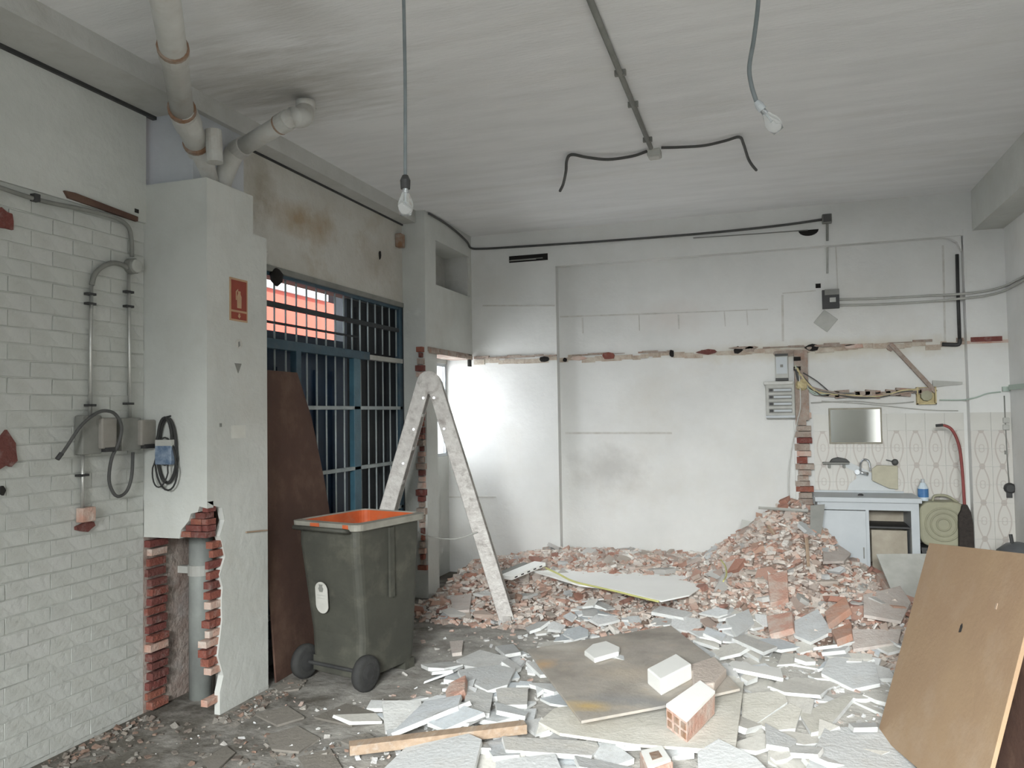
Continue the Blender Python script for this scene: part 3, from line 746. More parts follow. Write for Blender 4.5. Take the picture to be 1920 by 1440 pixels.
# ------------------------------------------------------------------ leaning brown panel
def leaning_sheet(name, base0, base1, top_off, h, t, m, label, cat, cut=None):
    """base0-base1 on floor, leaning by top_off (vector) over height h"""
    b0, b1, to = Vector(base0), Vector(base1), Vector(top_off)
    e = (b1-b0); L_ = e.length; e.normalize()
    up = (Vector((0, 0, h))+to); hh = up.length; up.normalize()
    up = (up - e*up.dot(e)).normalized(); n = e.cross(up)
    Mx = Matrix(((e.x, up.x, n.x, b0.x), (e.y, up.y, n.y, b0.y), (e.z, up.z, n.z, b0.z), (0, 0, 0, 1)))
    poly = cut(L_, hh) if cut else [(0, 0), (L_, 0), (L_, hh), (0, hh)]
    return single(name, MB().prism(poly, 0, t, Mx), m, label, cat, bevel=.002)
leaning_sheet('brown_panel', (-2.90, 4.12, 0), (-2.95, 4.98, 0), (-.14, -.0, 0), 1.90, .012, M_brown, 'tall dark brown hardboard panel leaning against the barred window behind the bin', 'panel',
              cut=lambda L_, h: [(0, 0), (L_, 0), (L_-.02, h*.40), (L_-.10, h*.62), (L_-.21, h*.84), (L_-.33, h*.97), (L_-.36, h), (0, h)])

# ------------------------------------------------------------------ wheelie bin
bx = thing('wheelie_bin', 'dirty dark grey two-wheeled rubbish bin with orange inside, in front of the brown panel', 'bin', (-2.50, 4.42, 0))
Mb = Matrix.Translation((-2.475, 4.42, 0)) @ Matrix.Rotation(math.radians(-13), 4, 'Z')
def ring(w0, d0, yoff, z, rad=.05, n=4):
    pts = []
    for (sx_, sy_, a0) in ((1, -1, -90), (1, 1, 0), (-1, 1, 90), (-1, -1, 180)):
        for k in range(n+1):
            a = math.radians(a0+90*k/n)
            pts.append(Mb @ Vector((sx_*(w0/2-rad)+rad*math.cos(a), sy_*(d0/2-rad)+rad*math.sin(a)+yoff, z)))
    return pts
def loft(rings, capb=True, capt=False, flip=False):
    b = MB(); n = len(rings[0])
    for r_ in rings: b.v += [tuple(p) for p in r_]
    for i in range(len(rings)-1):
        for k in range(n):
            k2 = (k+1) % n
            f_ = (i*n+k, i*n+k2, (i+1)*n+k2, (i+1)*n+k)
            b.f.append(f_[::-1] if flip else f_); b.mi.append(0)
    if capb: b.f.append(tuple(range(n))[::-1] if not flip else tuple(range(n))); b.mi.append(0)
    if capt: b.f.append(tuple((len(rings)-1)*n+k for k in range(n))); b.mi.append(0)
    return b
BW0, BD0, BW1, BD1, BH = .40, .48, .51, .62, .965
part('body', loft([ring(BW0, BD0, .03, .05), ring(BW0+.01, BD0+.02, .03, .10), ring(BW0+.03, BD0+.03, .03, .30), ring(BW1-.03, BD1-.02, 0, .84), ring(BW1-.03, BD1-.02, 0, .90), ring(BW1-.03, BD1-.02, 0, BH)]), M_bin, bx, smooth=False)
part('inner_wall', loft([ring(BW0-.03, BD0-.03, .03, .09), ring(BW1-.05, BD1-.04, 0, .86), ring(BW1-.05, BD1-.04, 0, BH+.005)], flip=True), M_orange, bx, 'orange inside of the bin')
rim = loft([ring(BW1-.03, BD1-.02, 0, .925), ring(BW1+.03, BD1+.03, 0, .935), ring(BW1+.035, BD1+.035, 0, .972), ring(BW1-.035, BD1-.03, 0, .978), ring(BW1-.05, BD1-.04, 0, .95)], capb=False)
part('rim', rim, mat('bin_rim', (.30, .29, .25), (.22, .21, .18), 7, .6, .1), bx)
part('orange_strip', MB().box(-.10, -.03, -BD1/2-.022, -BD1/2-.016, .93, .968, 0, Mb), M_orange, bx, 'orange strip on the rim')
part('orange_strip', MB().box(.16, .20, -BD1/2-.0225, -BD1/2-.016, .925, .969, 0, Mb), M_orange, bx, 'orange strip on the rim')
part('handle', MB().tube([Mb @ Vector(p) for p in [(-.20, -BD1/2-.01, .93), (-.20, -BD1/2-.055, .94), (.20, -BD1/2-.055, .94), (.20, -BD1/2-.01, .93)]], .014, 8), M_bin, bx, smooth=True)
part('side_rib', MB().box(BW1/2-.015, BW1/2+.0, -.02, .02, .50, .92, 0, Mb), M_bin, bx)
part('axle', MB().tube([Mb @ Vector((-.27, -.235, .105)), Mb @ Vector((.27, -.235, .105))], .012, 8), M_dark, bx)
part('foot', MB().box(-.2, .2, .18, .27, 0, .06, 0, Mb), M_bin, bx)
part('axle_housing', MB().box(-.19, .19, -.222, -.19, .06, .15, 0, Mb), M_bin, bx)
for s_ in (-1, 1):
    Mw = Mb @ Matrix.Translation((s_*.245, -.235, .105)) @ Matrix.Rotation(math.radians(90), 4, 'Y')
    wh = part('wheel', MB().lathe([(.08, -.028), (.1, -.022), (.105, 0), (.1, .022), (.08, .028)], Mw, 24), M_rubber, bx, smooth=True)
    part('hub', MB().lathe([(.03, -.036), (.06, -.030), (.06, .030), (.03, .036)], Mw, 16), M_dark, wh)
tl = math.atan2(.065, .78)
Ms = Mb @ Matrix.Translation((.0, -.275, .46)) @ Matrix.Rotation(tl, 4, 'X')
oval = [(.05*math.cos(t), (.095-.05)*(1 if math.sin(t) > 0 else -1)+.05*math.sin(t)) for t in [math.pi*2*i/20+.01 for i in range(20)]]
Mo = Ms @ Matrix(((1, 0, 0, -.055), (0, 0, 1, .0), (0, 1, 0, .06), (0, 0, 0, 1)))
lb = part('oval_label', MB().prism(oval, -.006, -.002, Mo), M_sticker, bx, 'white oval label with a dark emblem')
em = [(-.012, .035), (.012, .035), (.02, .055), (.012, .068), (.016, .08), (-.016, .08), (-.012, .068), (-.02, .055)]
part('emblem', MB().prism(em, -.008, -.005, Mo), M_grey, lb)
part('text_lines', MB().box(-.034, .03, -.0075, -.005, .012, .017, 0, Mo @ Matrix(((1, 0, 0, 0), (0, 0, 1, 0), (0, 1, 0, 0), (0, 0, 0, 1)))).box(-.034, .026, -.0075, -.005, -.006, -.002, 0, Mo @ Matrix(((1, 0, 0, 0), (0, 0, 1, 0), (0, 1, 0, 0), (0, 0, 0, 1)))), M_lgrey, lb)

# ------------------------------------------------------------------ ladder
dh = Vector((.913, .407, 0)); wh_ = Vector((-.35, .937, 0)).normalized()
fr_ = Vector((-1.97, 5.75, .02)); fl_ = fr_ - dh*1.16
apx = (fr_+fl_)/2; apx.z = 1.86
ld = thing('stepladder', 'paint-splashed aluminium folding stepladder standing open by the far column', 'ladder', ((fr_+fl_)/2 + wh_*.2) * 1.0)
ld.location.z = 0
def rail(a, b_, wd=.07, th=.03, m=M_alu, nm='rail'):
    a, b_ = Vector(a), Vector(b_); d = (b_-a); L_ = d.length; d.normalize()
    n = wh_; e = n.cross(d).normalized()
    Mx = Matrix(((e.x, n.x, d.x, a.x), (e.y, n.y, d.y, a.y), (e.z, n.z, d.z, a.z), (0, 0, 0, 1)))
    return part(nm, MB().box(-wd/2, wd/2, -th/2, th/2, 0, L_, 0, Mx), m, ld, bevel=.004)
for (w0, w1) in ((0, .08), (.46, .38)):
    rail(fr_+wh_*w0, apx+wh_*w1+dh*.035, .112)
    rail(fl_+wh_*w0, apx+wh_*w1-dh*.035, .112)
for (base, sgn) in ((fl_, -1), (fr_, 1)):
    for k in range(1, 7):
        t = k/7
        c = base.lerp(apx+dh*.03*sgn, t)
        a = c+wh_*(.08*t); b_ = c+wh_*(.46-.08*t)
        if sgn == -1: part('tread', MB().box(-.045, .045, 0, (b_-a).length, -.012, .012, 0, Matrix(((dh.x, wh_.x, 0, a.x), (dh.y, wh_.y, 0, a.y), (0, 0, 1, a.z), (0, 0, 0, 1)))), M_alu, ld)
        elif k % 2: part('brace', MB().tube([a, b_], .012, 8), M_alu, ld)
for w0 in (.08, .38):
    Mh = Matrix.Translation(apx+wh_*w0-Vector((0, 0, .01))) @ Matrix.Rotation(math.atan2(wh_.y, wh_.x), 4, 'Z') @ Matrix.Rotation(math.radians(90), 4, 'Y')
    part('hinge', MB().lathe([(.07, -.022), (.09, -.018), (.09, .018), (.07, .022)], Mh, 16), M_alu, ld)
part('top_plate', MB().box(-.06, .06, .06, .40, -.01, .045, 0, Matrix(((dh.x, wh_.x, 0, apx.x), (dh.y, wh_.y, 0, apx.y), (0, 0, 1, apx.z), (0, 0, 0, 1)))), M_alu, ld, bevel=.01)
for (s_, tt) in ((-1, .93), (1, .93), (-1, .80), (1, .80), (-1, .66)):
    base = fl_ if s_ < 0 else fr_
    c = base.lerp(apx, tt) - wh_*(.02-.08*tt)
    part('bolt', MB().lathe([(.009, -.006), (.009, .006)], Matrix.Translation(c) @ Matrix.Rotation(math.atan2(wh_.y, wh_.x), 4, 'Z') @ Matrix.Rotation(math.radians(90), 4, 'Y'), 10), M_chrome, ld, 'shiny bolt head')
for b_ in (fr_, fl_):
    for w0 in (0, .46):
        part('rubber_foot', MB().cbox(b_+wh_*w0+Vector((0, 0, .01)), (.08, .05, .06)), M_rubber if b_ is fl_ else M_alu, ld)
# cord that keeps the two halves together
a = fl_.lerp(apx, .47); b_ = fr_.lerp(apx, .37); mid = (a+b_)/2 - Vector((0, 0, .12))
part('spreader_cord', MB().tube(smooth_path([a, (a+mid)/2-Vector((0, 0, .04)), mid, (b_+mid)/2-Vector((0, 0, .03)), b_], 5), .005, 6), M_lgrey, ld, smooth=True)

# ------------------------------------------------------------------ ceiling lamps and wiring
def bulb(T, base, dirv, r=.031, ln=.105):
    d = Vector(dirv).normalized(); q = d.to_track_quat('Z', 'Y').to_matrix().to_4x4()
    Mx = Matrix.Translation(base) @ q
    part('bulb', MB().lathe([(.012, 0), (.014, .02), (.022, .04), (r, .062), (r, .08), (r*.75, .112), (r*.3, .107)], Mx, 18), M_glass, T, smooth=True)
    part('bulb_cap', MB().lathe([(.012, -.004), (.013, .022)], Mx, 14), M_chrome, T)
    part('filament_stem', MB().lathe([(.004, .02), (.003, .06), (.009, .063), (.003, .066)], Mx, 8), M_cab, T)
Lp = Vector(C0 + ray(760, 345)*3.2)
top = Vector((Lp.x, Lp.y, ZC))
T = thing('hanging_bulb', 'bare bulb with dark socket hanging on a long straight cord, left of centre', 'lamp', top)
part('cord', MB().tube(smooth_path([top, top.lerp(Lp, .5)+Vector((.004, 0, 0)), Lp+Vector((0, 0, .03))], 6), .0075, 8), M_cable2, T, smooth=True)
part('lamp_holder', MB().lathe([(.019, -.02), (.021, .015), (.012, .035)], Matrix.Translation(Lp), 14), M_dark, T)
bulb(T, Lp-Vector((0, 0, .015)), (0, 0, -1))
q = [Vector(C0 + ray(u, v)*3.3) for u, v in ((1424, -70), (1422, 0), (1414, 70), (1405, 125), (1409, 160), (1418, 190))]
topc = Vector((q[0].x+.002, q[0].y, ZC))
T = thing('hanging_bulb', 'bare bulb with white socket on a bent cord, right of centre', 'lamp', topc)
part('cord', MB().tube(smooth_path([topc]+q[0:], 5), .009, 8), M_cable2, T, smooth=True)
e = Vector(C0 + ray(1430, 206)*3.3); d = (e-q[-1]).normalized()
part('lamp_holder', MB().tube([q[-1], q[-1]+d*.022, e], [.012, .018, .018], 14), M_cab, T, 'white lamp holder')
bulb(T, e, d)
o = thing('ceiling_conduit', 'grey tube running along the ceiling to the small junction box', 'conduit', at(1222, 275, z=ZC))
a = at(1085, -60, z=ZC); c = at(1220, 272, z=ZC)
part('tube', MB().tube([(a[0], a[1], ZC-.018), (c[0], c[1], ZC-.018)], .016, 10), M_grey, o, smooth=True)
for t in (.45, .65, .93): m_ = a+(c-a)*t; part('clip', MB().cbox((m_[0], m_[1], ZC-.015), (.06, .02, .03)), M_grey, o)
o = thing('ceiling_junction_box', 'small pale junction box on the ceiling at the end of the tube', 'junction box', at(1227, 283, z=ZC))
q = at(1227, 282, z=ZC); part('body', MB().cbox((q[0], q[1], ZC-.025), (.09, .09, .05)), M_lgrey, o, bevel=.006)
part('lid', MB().cbox((q[0], q[1], ZC-.053), (.07, .07, .008)), M_pale, o)
def cz(u, v, d=.02): q = at(u, v, z=ZC-d); return q
single('ceiling_cable', MB().tube(smooth_path([cz(1212, 284), cz(1185, 293), cz(1140, 299, .03), cz(1100, 295), cz(1072, 290), cz(1063, 300, .03), cz(1061, 322, .06), cz(1056, 345, .09), cz(1050, 358, .11)], 5), .011, 8), M_cable, 'dark cut cable dropping leftwards from the ceiling junction box', 'cable', smooth=True)
single('ceiling_cable', MB().tube(smooth_path([cz(1240, 277), cz(1275, 276, .03), cz(1320, 273), cz(1360, 264), cz(1386, 257), cz(1394, 270, .03), cz(1402, 295, .06), cz(1409, 308, .08), cz(1418, 319, .09)], 5), .010, 8), M_cable, 'dark cut cable dropping rightwards from the ceiling junction box', 'cable', smooth=True)

# ------------------------------------------------------------------ back wall wiring
def by(u, v, d=.015, y=YB): q = at(u, v, y=y); return (q[0], y-d, q[2])
single('wall_cable', MB().tube(smooth_path([(XC+.02, 6.42, ZC-.02), (XC+.02, 6.9, 3.39), (XC+.03, 7.3, 3.33), by(885, 466, .03), by(905, 467), by(960, 464), by(1100, 455), by(1300, 440), by(1450, 425), by(1545, 412)], 4), .011, 8), M_cable, 'dark cable running round the corner under the ceiling along the back wall', 'cable', smooth=True)
single('wall_cable', MB().tube([by(1300, 447), by(1420, 439), by(1515, 432)], .005, 6), M_grey, 'thin grey cable just below the dark cable on the back wall', 'cable', smooth=True)
q = by(1550, 412, .03)
o = thing('junction_box', 'dark square junction box at the top of the back wall', 'junction box', q)
part('body', MB().cbox(q, (.08, .06, .08)), M_grey, o, bevel=.006); part('lid', MB().cbox((q[0], q[1]-.033, q[2]), (.065, .008, .065)), M_cable, o)
part('tube', MB().tube([by(1551, 420), by(1551, 452)], .011, 8), M_grey, o)
part('tube', MB().tube([by(1551, 452, y=YB2), by(1551, 513, y=YB2)], .009, 8), M_lgrey, o)
q = by(1557, 562, .02, YB2)
o = thing('open_junction_box', 'open black and grey junction box on the back wall with two conduits', 'junction box', q)
part('body', MB().cbox((q[0], YB2-.03, q[2]), (.14, .06, .165)), M_dark, o)
part('flap', MB().cbox((q[0]+.01, YB2-.064, q[2]+.06), (.12, .01, .05)), M_grey, o)
part('terminal', MB().cbox((q[0]+.015, YB2-.066, q[2]-.01), (.05, .012, .04)), M_lgrey, o)
q = by(1548, 602, .006, YB2)
single('cover_plate', MB().cbox(q, (.145, .012, .145), Matrix.Rotation(math.radians(40), 4, 'Y')), M_lgrey, 'grey square cover plate hung as a diamond under the open junction box', 'plate', bevel=.003)
for k, (dv, lab) in enumerate(((0, 'upper one of the two long grey conduits on the right of the back wall'), (11, 'lower one of the two long grey conduits on the right of the back wall'))):
    dn = dv*.8
    single('wall_conduit', MB().tube(smooth_path([by(1572, 562+dv, .02, YB2), by(1650, 560+dv, .02, YB2), by(1740, 555+dv, .02, YB2), by(1800, 552+dn, .03, 7.5), by(1850, 546+dn, .03, 7.5), tuple(at(1884, 536+dn, x=1.84)), tuple(at(1905, 526+dn*.8, x=1.84)), tuple(at(1935, 510+dn*.6, x=1.84))], 4), .010, 8), M_lgrey, lab, 'conduit', smooth=True)
o = thing('black_pipe', 'thin black vertical pipe at the right end of the back wall', 'pipe', by(1797, 645, .03, YB2))
part('tube', MB().tube([by(1793, 478, .03, YB2), by(1795, 560, .03, YB2), by(1798, 640, .03, YB2)], .014, 8), M_dark, o, smooth=True)
part('elbow', MB().tube(smooth_path([by(1798, 636, .03, YB2), by(1797, 645, .03, YB2), by(1788, 647, .03, YB2), by(1765, 646, .03, YB2)], 4), .017, 8), M_dark, o, smooth=True)

# partition stub with its raw brick edge
sb = struct('wall_stub', MB().box(.185, .30, 7.50, YB2+.02, 1.50, 2.13), M_mortar)
z = .30
while z < 1.52:
    h = .042+R.uniform(0, .02); k = max(0, (.95-z))*.12
    part('brick', MB().box(.195-R.uniform(0, .03), .30+R.uniform(-.03, .03)+k, 7.47+R.uniform(0, .05), YB2+.01, z, z+h), R.choice([M_red, M_redpale, M_mortar, M_redpale, M_mortar]), sb)
    z += h+.006
part('chipped_plaster', MB().box(.17, .205, 7.52, YB2+.01, .5, 1.5), M_back, sb)
for (u, v) in ((1494, 674), (1494, 692)):
    q = by(u, v, .1, YB2); part('hole', MB().cbox((q[0], 7.497, q[2]), (.06, .01, .035)), M_black, sb)

# fuse board and meter box
a = by(1437, 785, 0, YB2); c = by(1489, 716, 0, YB2)
fb = thing('fuse_board', 'light grey fuse board with rows of switches hanging on the back wall', 'fuse board', ((a[0]+c[0])/2, YB2, a[2]))
part('case', MB().box(a[0], c[0], YB2-.11, YB2-.002, a[2], c[2]), M_lgrey, fb, bevel=.008)
part('case_top', MB().box(a[0]-.015, c[0]-.01, YB2-.12, YB2-.08, c[2]-.025, c[2]+.005), M_pale, fb, bevel=.005)
hz = (c[2]-a[2])
for k in range(4):
    z0 = a[2]+.05+k*.062
    part('window_strip', MB().box(a[0]+.025, c[0]-.025, YB2-.114, YB2-.109, z0, z0+.04), M_grey, fb)
    part('switch_row', MB().box(a[0]+.07, c[0]-.03, YB2-.122, YB2-.112, z0+.012, z0+.03), M_cab, fb)
    part('black_switch', MB().box(a[0]+.032, a[0]+.062, YB2-.122, YB2-.112, z0+.01, z0+.032), M_dark, fb)
part('bottom_lip', MB().box(a[0], c[0], YB2-.125, YB2-.1, a[2]+.005, a[2]+.03), M_cab, fb, bevel=.006)
a = by(1454, 710, 0, YB2); c = by(1477, 668, 0, YB2)
o = thing('meter_box', 'small white breaker box just above the fuse board', 'breaker box', ((a[0]+c[0])/2, YB2, a[2]))
part('case', MB().box(a[0], c[0], YB2-.08, YB2-.002, a[2], c[2]), M_lgrey, o, bevel=.005)
part('cover', MB().box(a[0]+.008, c[0]-.008, YB2-.088, YB2-.078, a[2]+.04, c[2]-.01), M_cab, o)
part('dial', MB().cbox(((a[0]+c[0])/2, YB2-.09, (a[2]+c[2])/2+.01), (.025, .006, .025)), M_grey, o)
part('dark_edge', MB().box(a[0], c[0], YB2-.085, YB2-.02, c[2], c[2]+.02).box(a[0], c[0], YB2-.084, YB2-.02, a[2]-.02, a[2]), M_cable, o)

# torn cable bundle with foam, from the stub to the square box
o = thing('cable_bundle', 'torn bundle of old cables with plaster and foam above the mirror', 'cables', by(1600, 745, .05, YB2))
rw = random.Random(11)
for k in range(9):
    j = lambda s_: rw.uniform(-s_, s_)
    pts = [by(1494+j(5), 690+j(8), .12, YB2), by(1503+j(6), 715+j(8), .12, YB2), by(1530+j(5), 733+j(7), .10, YB2), by(1555+j(4), 738+j(4), .08, YB2), by(1600, 741+j(4), .06, YB2), by(1650, 741+j(4), .06, YB2), by(1690, 736+j(4), .06, YB2), by(1722, 732+j(4), .06, YB2)]
    part('cable', MB().tube(smooth_path(pts, 4), .006 if k % 3 else .010, 6), [M_foam, M_cable, M_green, M_mortar, M_grey][k % 5], o, smooth=True)
b = MB()
for k in range(11):
    t = k/10; u = 1540+190*t; v = 739 - 8*max(0, t-.5)*1.5
    b.cbox(by(u, v, .035, YB2), (.12, .06, .03+.02*((k*7) % 3)), Matrix.Rotation(rw.uniform(-.12, .12), 4, 'Y'))
part('plaster_ridge', b, M_mortar, o)
part('foam_lump', MB().lathe([(.02, -.05), (.05, -.03), (.055, .01), (.03, .05)], Matrix.Translation(by(1503, 722, .1, YB2)), 8), M_foam, o)
part('dangling_cable', MB().tube(smooth_path([by(1498, 705, .13, YB2), by(1500, 760, .14, YB2), by(1494, 790, .14, YB2), by(1482, 850, .12, YB2), by(1478, 900, .12, YB2), by(1480, 945, .14, YB2)], 5), .0055, 6), M_pale, o, smooth=True)
part('dangling_cable', MB().tube(smooth_path([by(1505, 700, .12, YB2), by(1530, 715, .10, YB2), by(1552, 733, .07, YB2)], 4), .005, 6), M_cable, o, smooth=True)
part('wire', MB().tube(smooth_path([by(1520, 755, .05, YB2), by(1600, 752, .03, YB2), by(1660, 757, .03, YB2), by(1712, 753, .05, YB2)], 4), .004, 6), M_lgrey, o, smooth=True)
part('wire', MB().tube(smooth_path([by(1540, 752, .04, YB2), by(1620, 757, .03, YB2), by(1730, 768, .03, YB2), by(1795, 770, .03, YB2)], 4), .004, 6), M_lgrey, o, smooth=True)
back = by(1668, 645, .03, YB2); c = by(1752, 735, .06, YB2)
d = Vector(c)-Vector(back); ang = math.atan2(d.z, d.x)
single('diagonal_lath', MB().cbox((Vector(back)+Vector(c))/2, (d.length, .03, .035), Matrix.Rotation(-ang, 4, 'Y')), M_mortar, 'brown lath slanting down from the torn edge to the open cable box', 'lath', bevel=.003)
q = by(1735, 742, .05, YB2)
o = thing('open_cable_box', 'open square cable box full of foam to the right of the cable bundle', 'junction box', q)
a_ = .075
part('body', MB().box(q[0]-a_, q[0]+a_, YB2-.02, YB2-.002, q[2]-a_, q[2]+a_).box(q[0]-a_, q[0]-a_+.01, YB2-.07, YB2-.02, q[2]-a_, q[2]+a_).box(q[0]+a_-.01, q[0]+a_, YB2-.07, YB2-.02, q[2]-a_, q[2]+a_).box(q[0]-a_, q[0]+a_, YB2-.07, YB2-.02, q[2]-a_, q[2]-a_+.01), M_foam, o)
part('foam_fill', MB().lathe([(.02, -.03), (.05, -.01), (.045, .015), (.02, .02)], Matrix.Translation((q[0], YB2-.05, q[2])) @ Matrix.Rotation(math.radians(90), 4, 'X'), 9), M_cyl, o)
a = by(1748, 724, 0, YB2); c = by(1803, 712, 0, YB2)
single('grey_shim', MB().prism([(a[0], a[2]-.01), (c[0], a[2]+.01), (c[0], a[2]+.03), (a[0], c[2])], 0, .03, Matrix(((1, 0, 0, 0), (0, 0, -1, YB2), (0, 1, 0, 0), (0, 0, 0, 1)))), M_lgrey, 'pale grey tapering strip on the wall right of the open cable box', 'strip')
yc = 7.50
o = thing('green_trunking', 'pale green cable run sagging to the right wall over the tiled column', 'cable', by(1870, 735, .03, yc))
part('cable', MB().tube(smooth_path([by(1760, 750, .04, YB2), by(1800, 750, .04, YB2), by(1812, 749, .02, yc), by(1830, 745, .02, yc), by(1850, 738, .02, yc), by(1875, 735, .02, yc)], 4), .006, 6), M_green, o, smooth=True)
part('trunking', MB().box(1.80, 1.855, 7.45, 7.49, 1.72, 1.76).box(1.82, 1.856, 6.0, 7.37, 1.73, 1.77), M_green, o)
o = thing('drop_cable', 'cable with a switch pair hanging down the tiled column to a black socket', 'cable', by(1891, 915, .02, yc))
xx = 1.80
def yv(u, v, d=.015): q = at(u, v, y=yc); return (q[0], yc-d, q[2])
part('cable', MB().tube([yv(1882, 742), yv(1884, 790), yv(1887, 850), yv(1891, 908)], .005, 6), M_grey, o, smooth=True)
part('switch', MB().cbox(yv(1885, 788, .02), (.045, .03, .045)), M_lgrey, o, bevel=.005)
part('switch', MB().cbox(yv(1885, 801, .02), (.045, .03, .045)), M_lgrey, o, bevel=.005)
part('clip', MB().cbox(yv(1885, 848, .02), (.02, .02, .03)), M_grey, o)
part('socket', MB().lathe([(.045, 0), (.045, .03), (.03, .045)], Matrix.Translation(yv(1892, 915, 0)) @ Matrix.Rotation(math.radians(90), 4, 'X'), 14).cbox(yv(1891, 927, .02), (.04, .03, .05)), M_dark, o, 'black socket')

# mirror
a = by(1555, 832, 0, YB2); c = by(1652, 764, 0, YB2)
o = thing('wall_mirror', 'rectangular framed mirror hanging on the tiled back wall', 'mirror', ((a[0]+c[0])/2, YB2-.02, a[2]))
part('frame', MB().box(a[0], c[0], YB2-.03, YB2-.009, a[2], c[2]), M_mframe, o, bevel=.003)
part('glass', MB().box(a[0]+.014, c[0]-.014, YB2-.034, YB2-.029, a[2]+.014, c[2]-.014), M_mirror, o)
# shelf with brushes
q = by(1568, 866, .05, YB2)
o = thing('wall_shelf', 'small dark glass-like shelf under the mirror', 'shelf', by(1568, 868, .05, YB2))
part('board', MB().box(q[0]-.115, q[0]+.10, YB2-.10, YB2-.009, q[2]-.012, q[2]), M_grey, o)
part('bracket', MB().box(q[0]-.07, q[0]-.05, YB2-.06, YB2-.009, q[2]-.05, q[2]-.012).box(q[0]+.05, q[0]+.07, YB2-.06, YB2-.009, q[2]-.05, q[2]-.012), M_grey, o)
single('scrubbing_brush', MB().prism([(-.07, 0), (.10, 0), (.07, .03), (0, .045), (-.05, .03)], -.03, .03, Matrix.Translation((q[0]+.01, YB2-.055, q[2])) @ Matrix.Rotation(math.radians(90), 4, 'X')), M_cable, 'dark scrubbing brush lying on the shelf under the mirror', 'brush', bevel=.006)
q = by(1677, 866, .02, YB2)
o = thing('towel_hook', 'small chrome and dark knob on the tiles right of the tap', 'hook', q)
part('knob', MB().lathe([(.012, 0), (.02, .02), (.028, .03), (.02, .05)], Matrix.Translation((q[0], YB2-.008, q[2])) @ Matrix.Rotation(math.radians(90), 4, 'X'), 12), M_cable, o, smooth=True)
part('arm', MB().tube([(q[0], YB2-.03, q[2]), (q[0]-.07, YB2-.03, q[2]+.02)], .006, 6), M_chrome, o)
# tap
q = Vector(by(1615, 884, .05, YB2))
o = thing('wall_tap', 'chrome swan-neck tap on the tiles above the counter', 'tap', q)
part('body', MB().tube([q+Vector((-.04, 0, .0)), q+Vector((.05, 0, -.02))], .016, 12), M_chrome, o, smooth=True)
part('wall_mount', MB().tube([q+Vector((0, .042, -.005)), q+Vector((0, 0, -.005))], .014, 10), M_chrome, o)
part('spout', MB().tube(smooth_path([q+Vector((-.01, 0, .0)), q+Vector((-.01, -.01, .07)), q+Vector((.015, -.03, .11)), q+Vector((.05, -.06, .10)), q+Vector((.06, -.08, .05)), q+Vector((.06, -.09, .02))], 5), .008, 8), M_chrome, o, smooth=True)
part('handle', MB().lathe([(.02, -.015), (.022, .015)], Matrix.Translation(q+Vector((-.04, -.01, 0))) @ Matrix.Rotation(math.radians(90), 4, 'X'), 10), M_chrome, o)

# cabinet with counter
cx0, cx1, cy0, cy1 = .33, 1.10, 7.16, 7.585
cb = thing('sink_cabinet', 'white sink cabinet with one closed door and one open bay against the tiles', 'cabinet', ((cx0+cx1)/2, (cy0+cy1)/2, 0))
part('side_panel', MB().box(cx0, cx0+.018, cy0+.02, cy1, 0, .82), M_cab, cb)
part('side_panel', MB().box(cx1-.06, cx1, cy0+.0, cy1, 0, .82), M_cab, cb)
part('bottom_panel', MB().box(cx0+.018, cx1-.06, cy0+.02, cy1, .06, .08), M_cab, cb)
part('top_rail', MB().box(cx0+.018, cx1-.06, cy0, cy0+.02, .755, .82), M_cab, cb)
part('middle_post', MB().box(.70, .725, cy0, cy0+.02, .0, .755), M_cab, cb)
part('back_panel', MB().box(cx0+.02, cx1-.06, cy1-.012, cy1, .08, .82), M_inner, cb)
part('inner_shelf', MB().box(.725, cx1-.06, cy0+.06, cy1-.012, .60, .615), M_dark, cb)
part('inner_curtain', MB().box(.75, cx1-.08, cy0+.10, cy0+.11, .09, .58), M_inner, cb, 'patterned beige lining in the open bay')
dr = part('door', MB().box(cx0+.0, .70, cy0-.016, cy0, .03, .75), M_cab, cb, bevel=.003)
part('door_handle', MB().box(.672, .680, cy0-.03, cy0-.016, .36, .45), M_grey, dr)
ct = thing('countertop', 'white sink worktop lying on the cabinet', 'worktop', ((cx0+cx1)/2, 7.35, .82))
part('slab', MB().box(cx0-.02, cx1+.02, cy0-.03, cy1, .82, .86), M_cab, ct, bevel=.004)
part('upstand', MB().box(cx0-.02, cx1-.05, cy1-.02, cy1, .86, .875), M_cab, ct)
part('drain_plug', MB().lathe([(.022, 0), (.022, .01), (.012, .016)], Matrix.Translation((.68, 7.30, .86)), 12), M_dark, ct)
# basin bowl + leaning board
qb = at(1657, 897, y=7.50)
single('chopping_board', MB().prism([(-.09, .07), (-.05, .105), (.115, .10), (.115, -.105), (.05, -.10), (-.09, -.03)], 0, .02, Matrix(((1, 0, 0, qb[0]), (0, -.15, -.99, 7.54), (0, .99, -.15, qb[2]+.01), (0, 0, 0, 1)))), mat('worn_board', (.50, .47, .36), (.42, .39, .30), 8, .8, .1), 'worn beige board leaning on the tiles behind the counter', 'board', bevel=.004)
a = at(1610, 915, y=7.57)
single('splash_panel', MB().prism([(-.24, .26), (-.10, .24), (.04, .17), (.17, .09), (.25, .02), (.27, -.03), (-.13, -.03), (-.10, .05), (-.04, .10), (-.06, .16), (-.16, .21)], 0, .004, Matrix(((1, 0, 0, a[0]+.03), (0, 0, -1, YB2-.009), (0, 1, 0, .885), (0, 0, 0, 1)))), mat('lime_white', (.60, .62, .63), (.57, .59, .59), 5, .7, .05), 'bluish white splash of limewash on the tiles around the tap', 'splash')
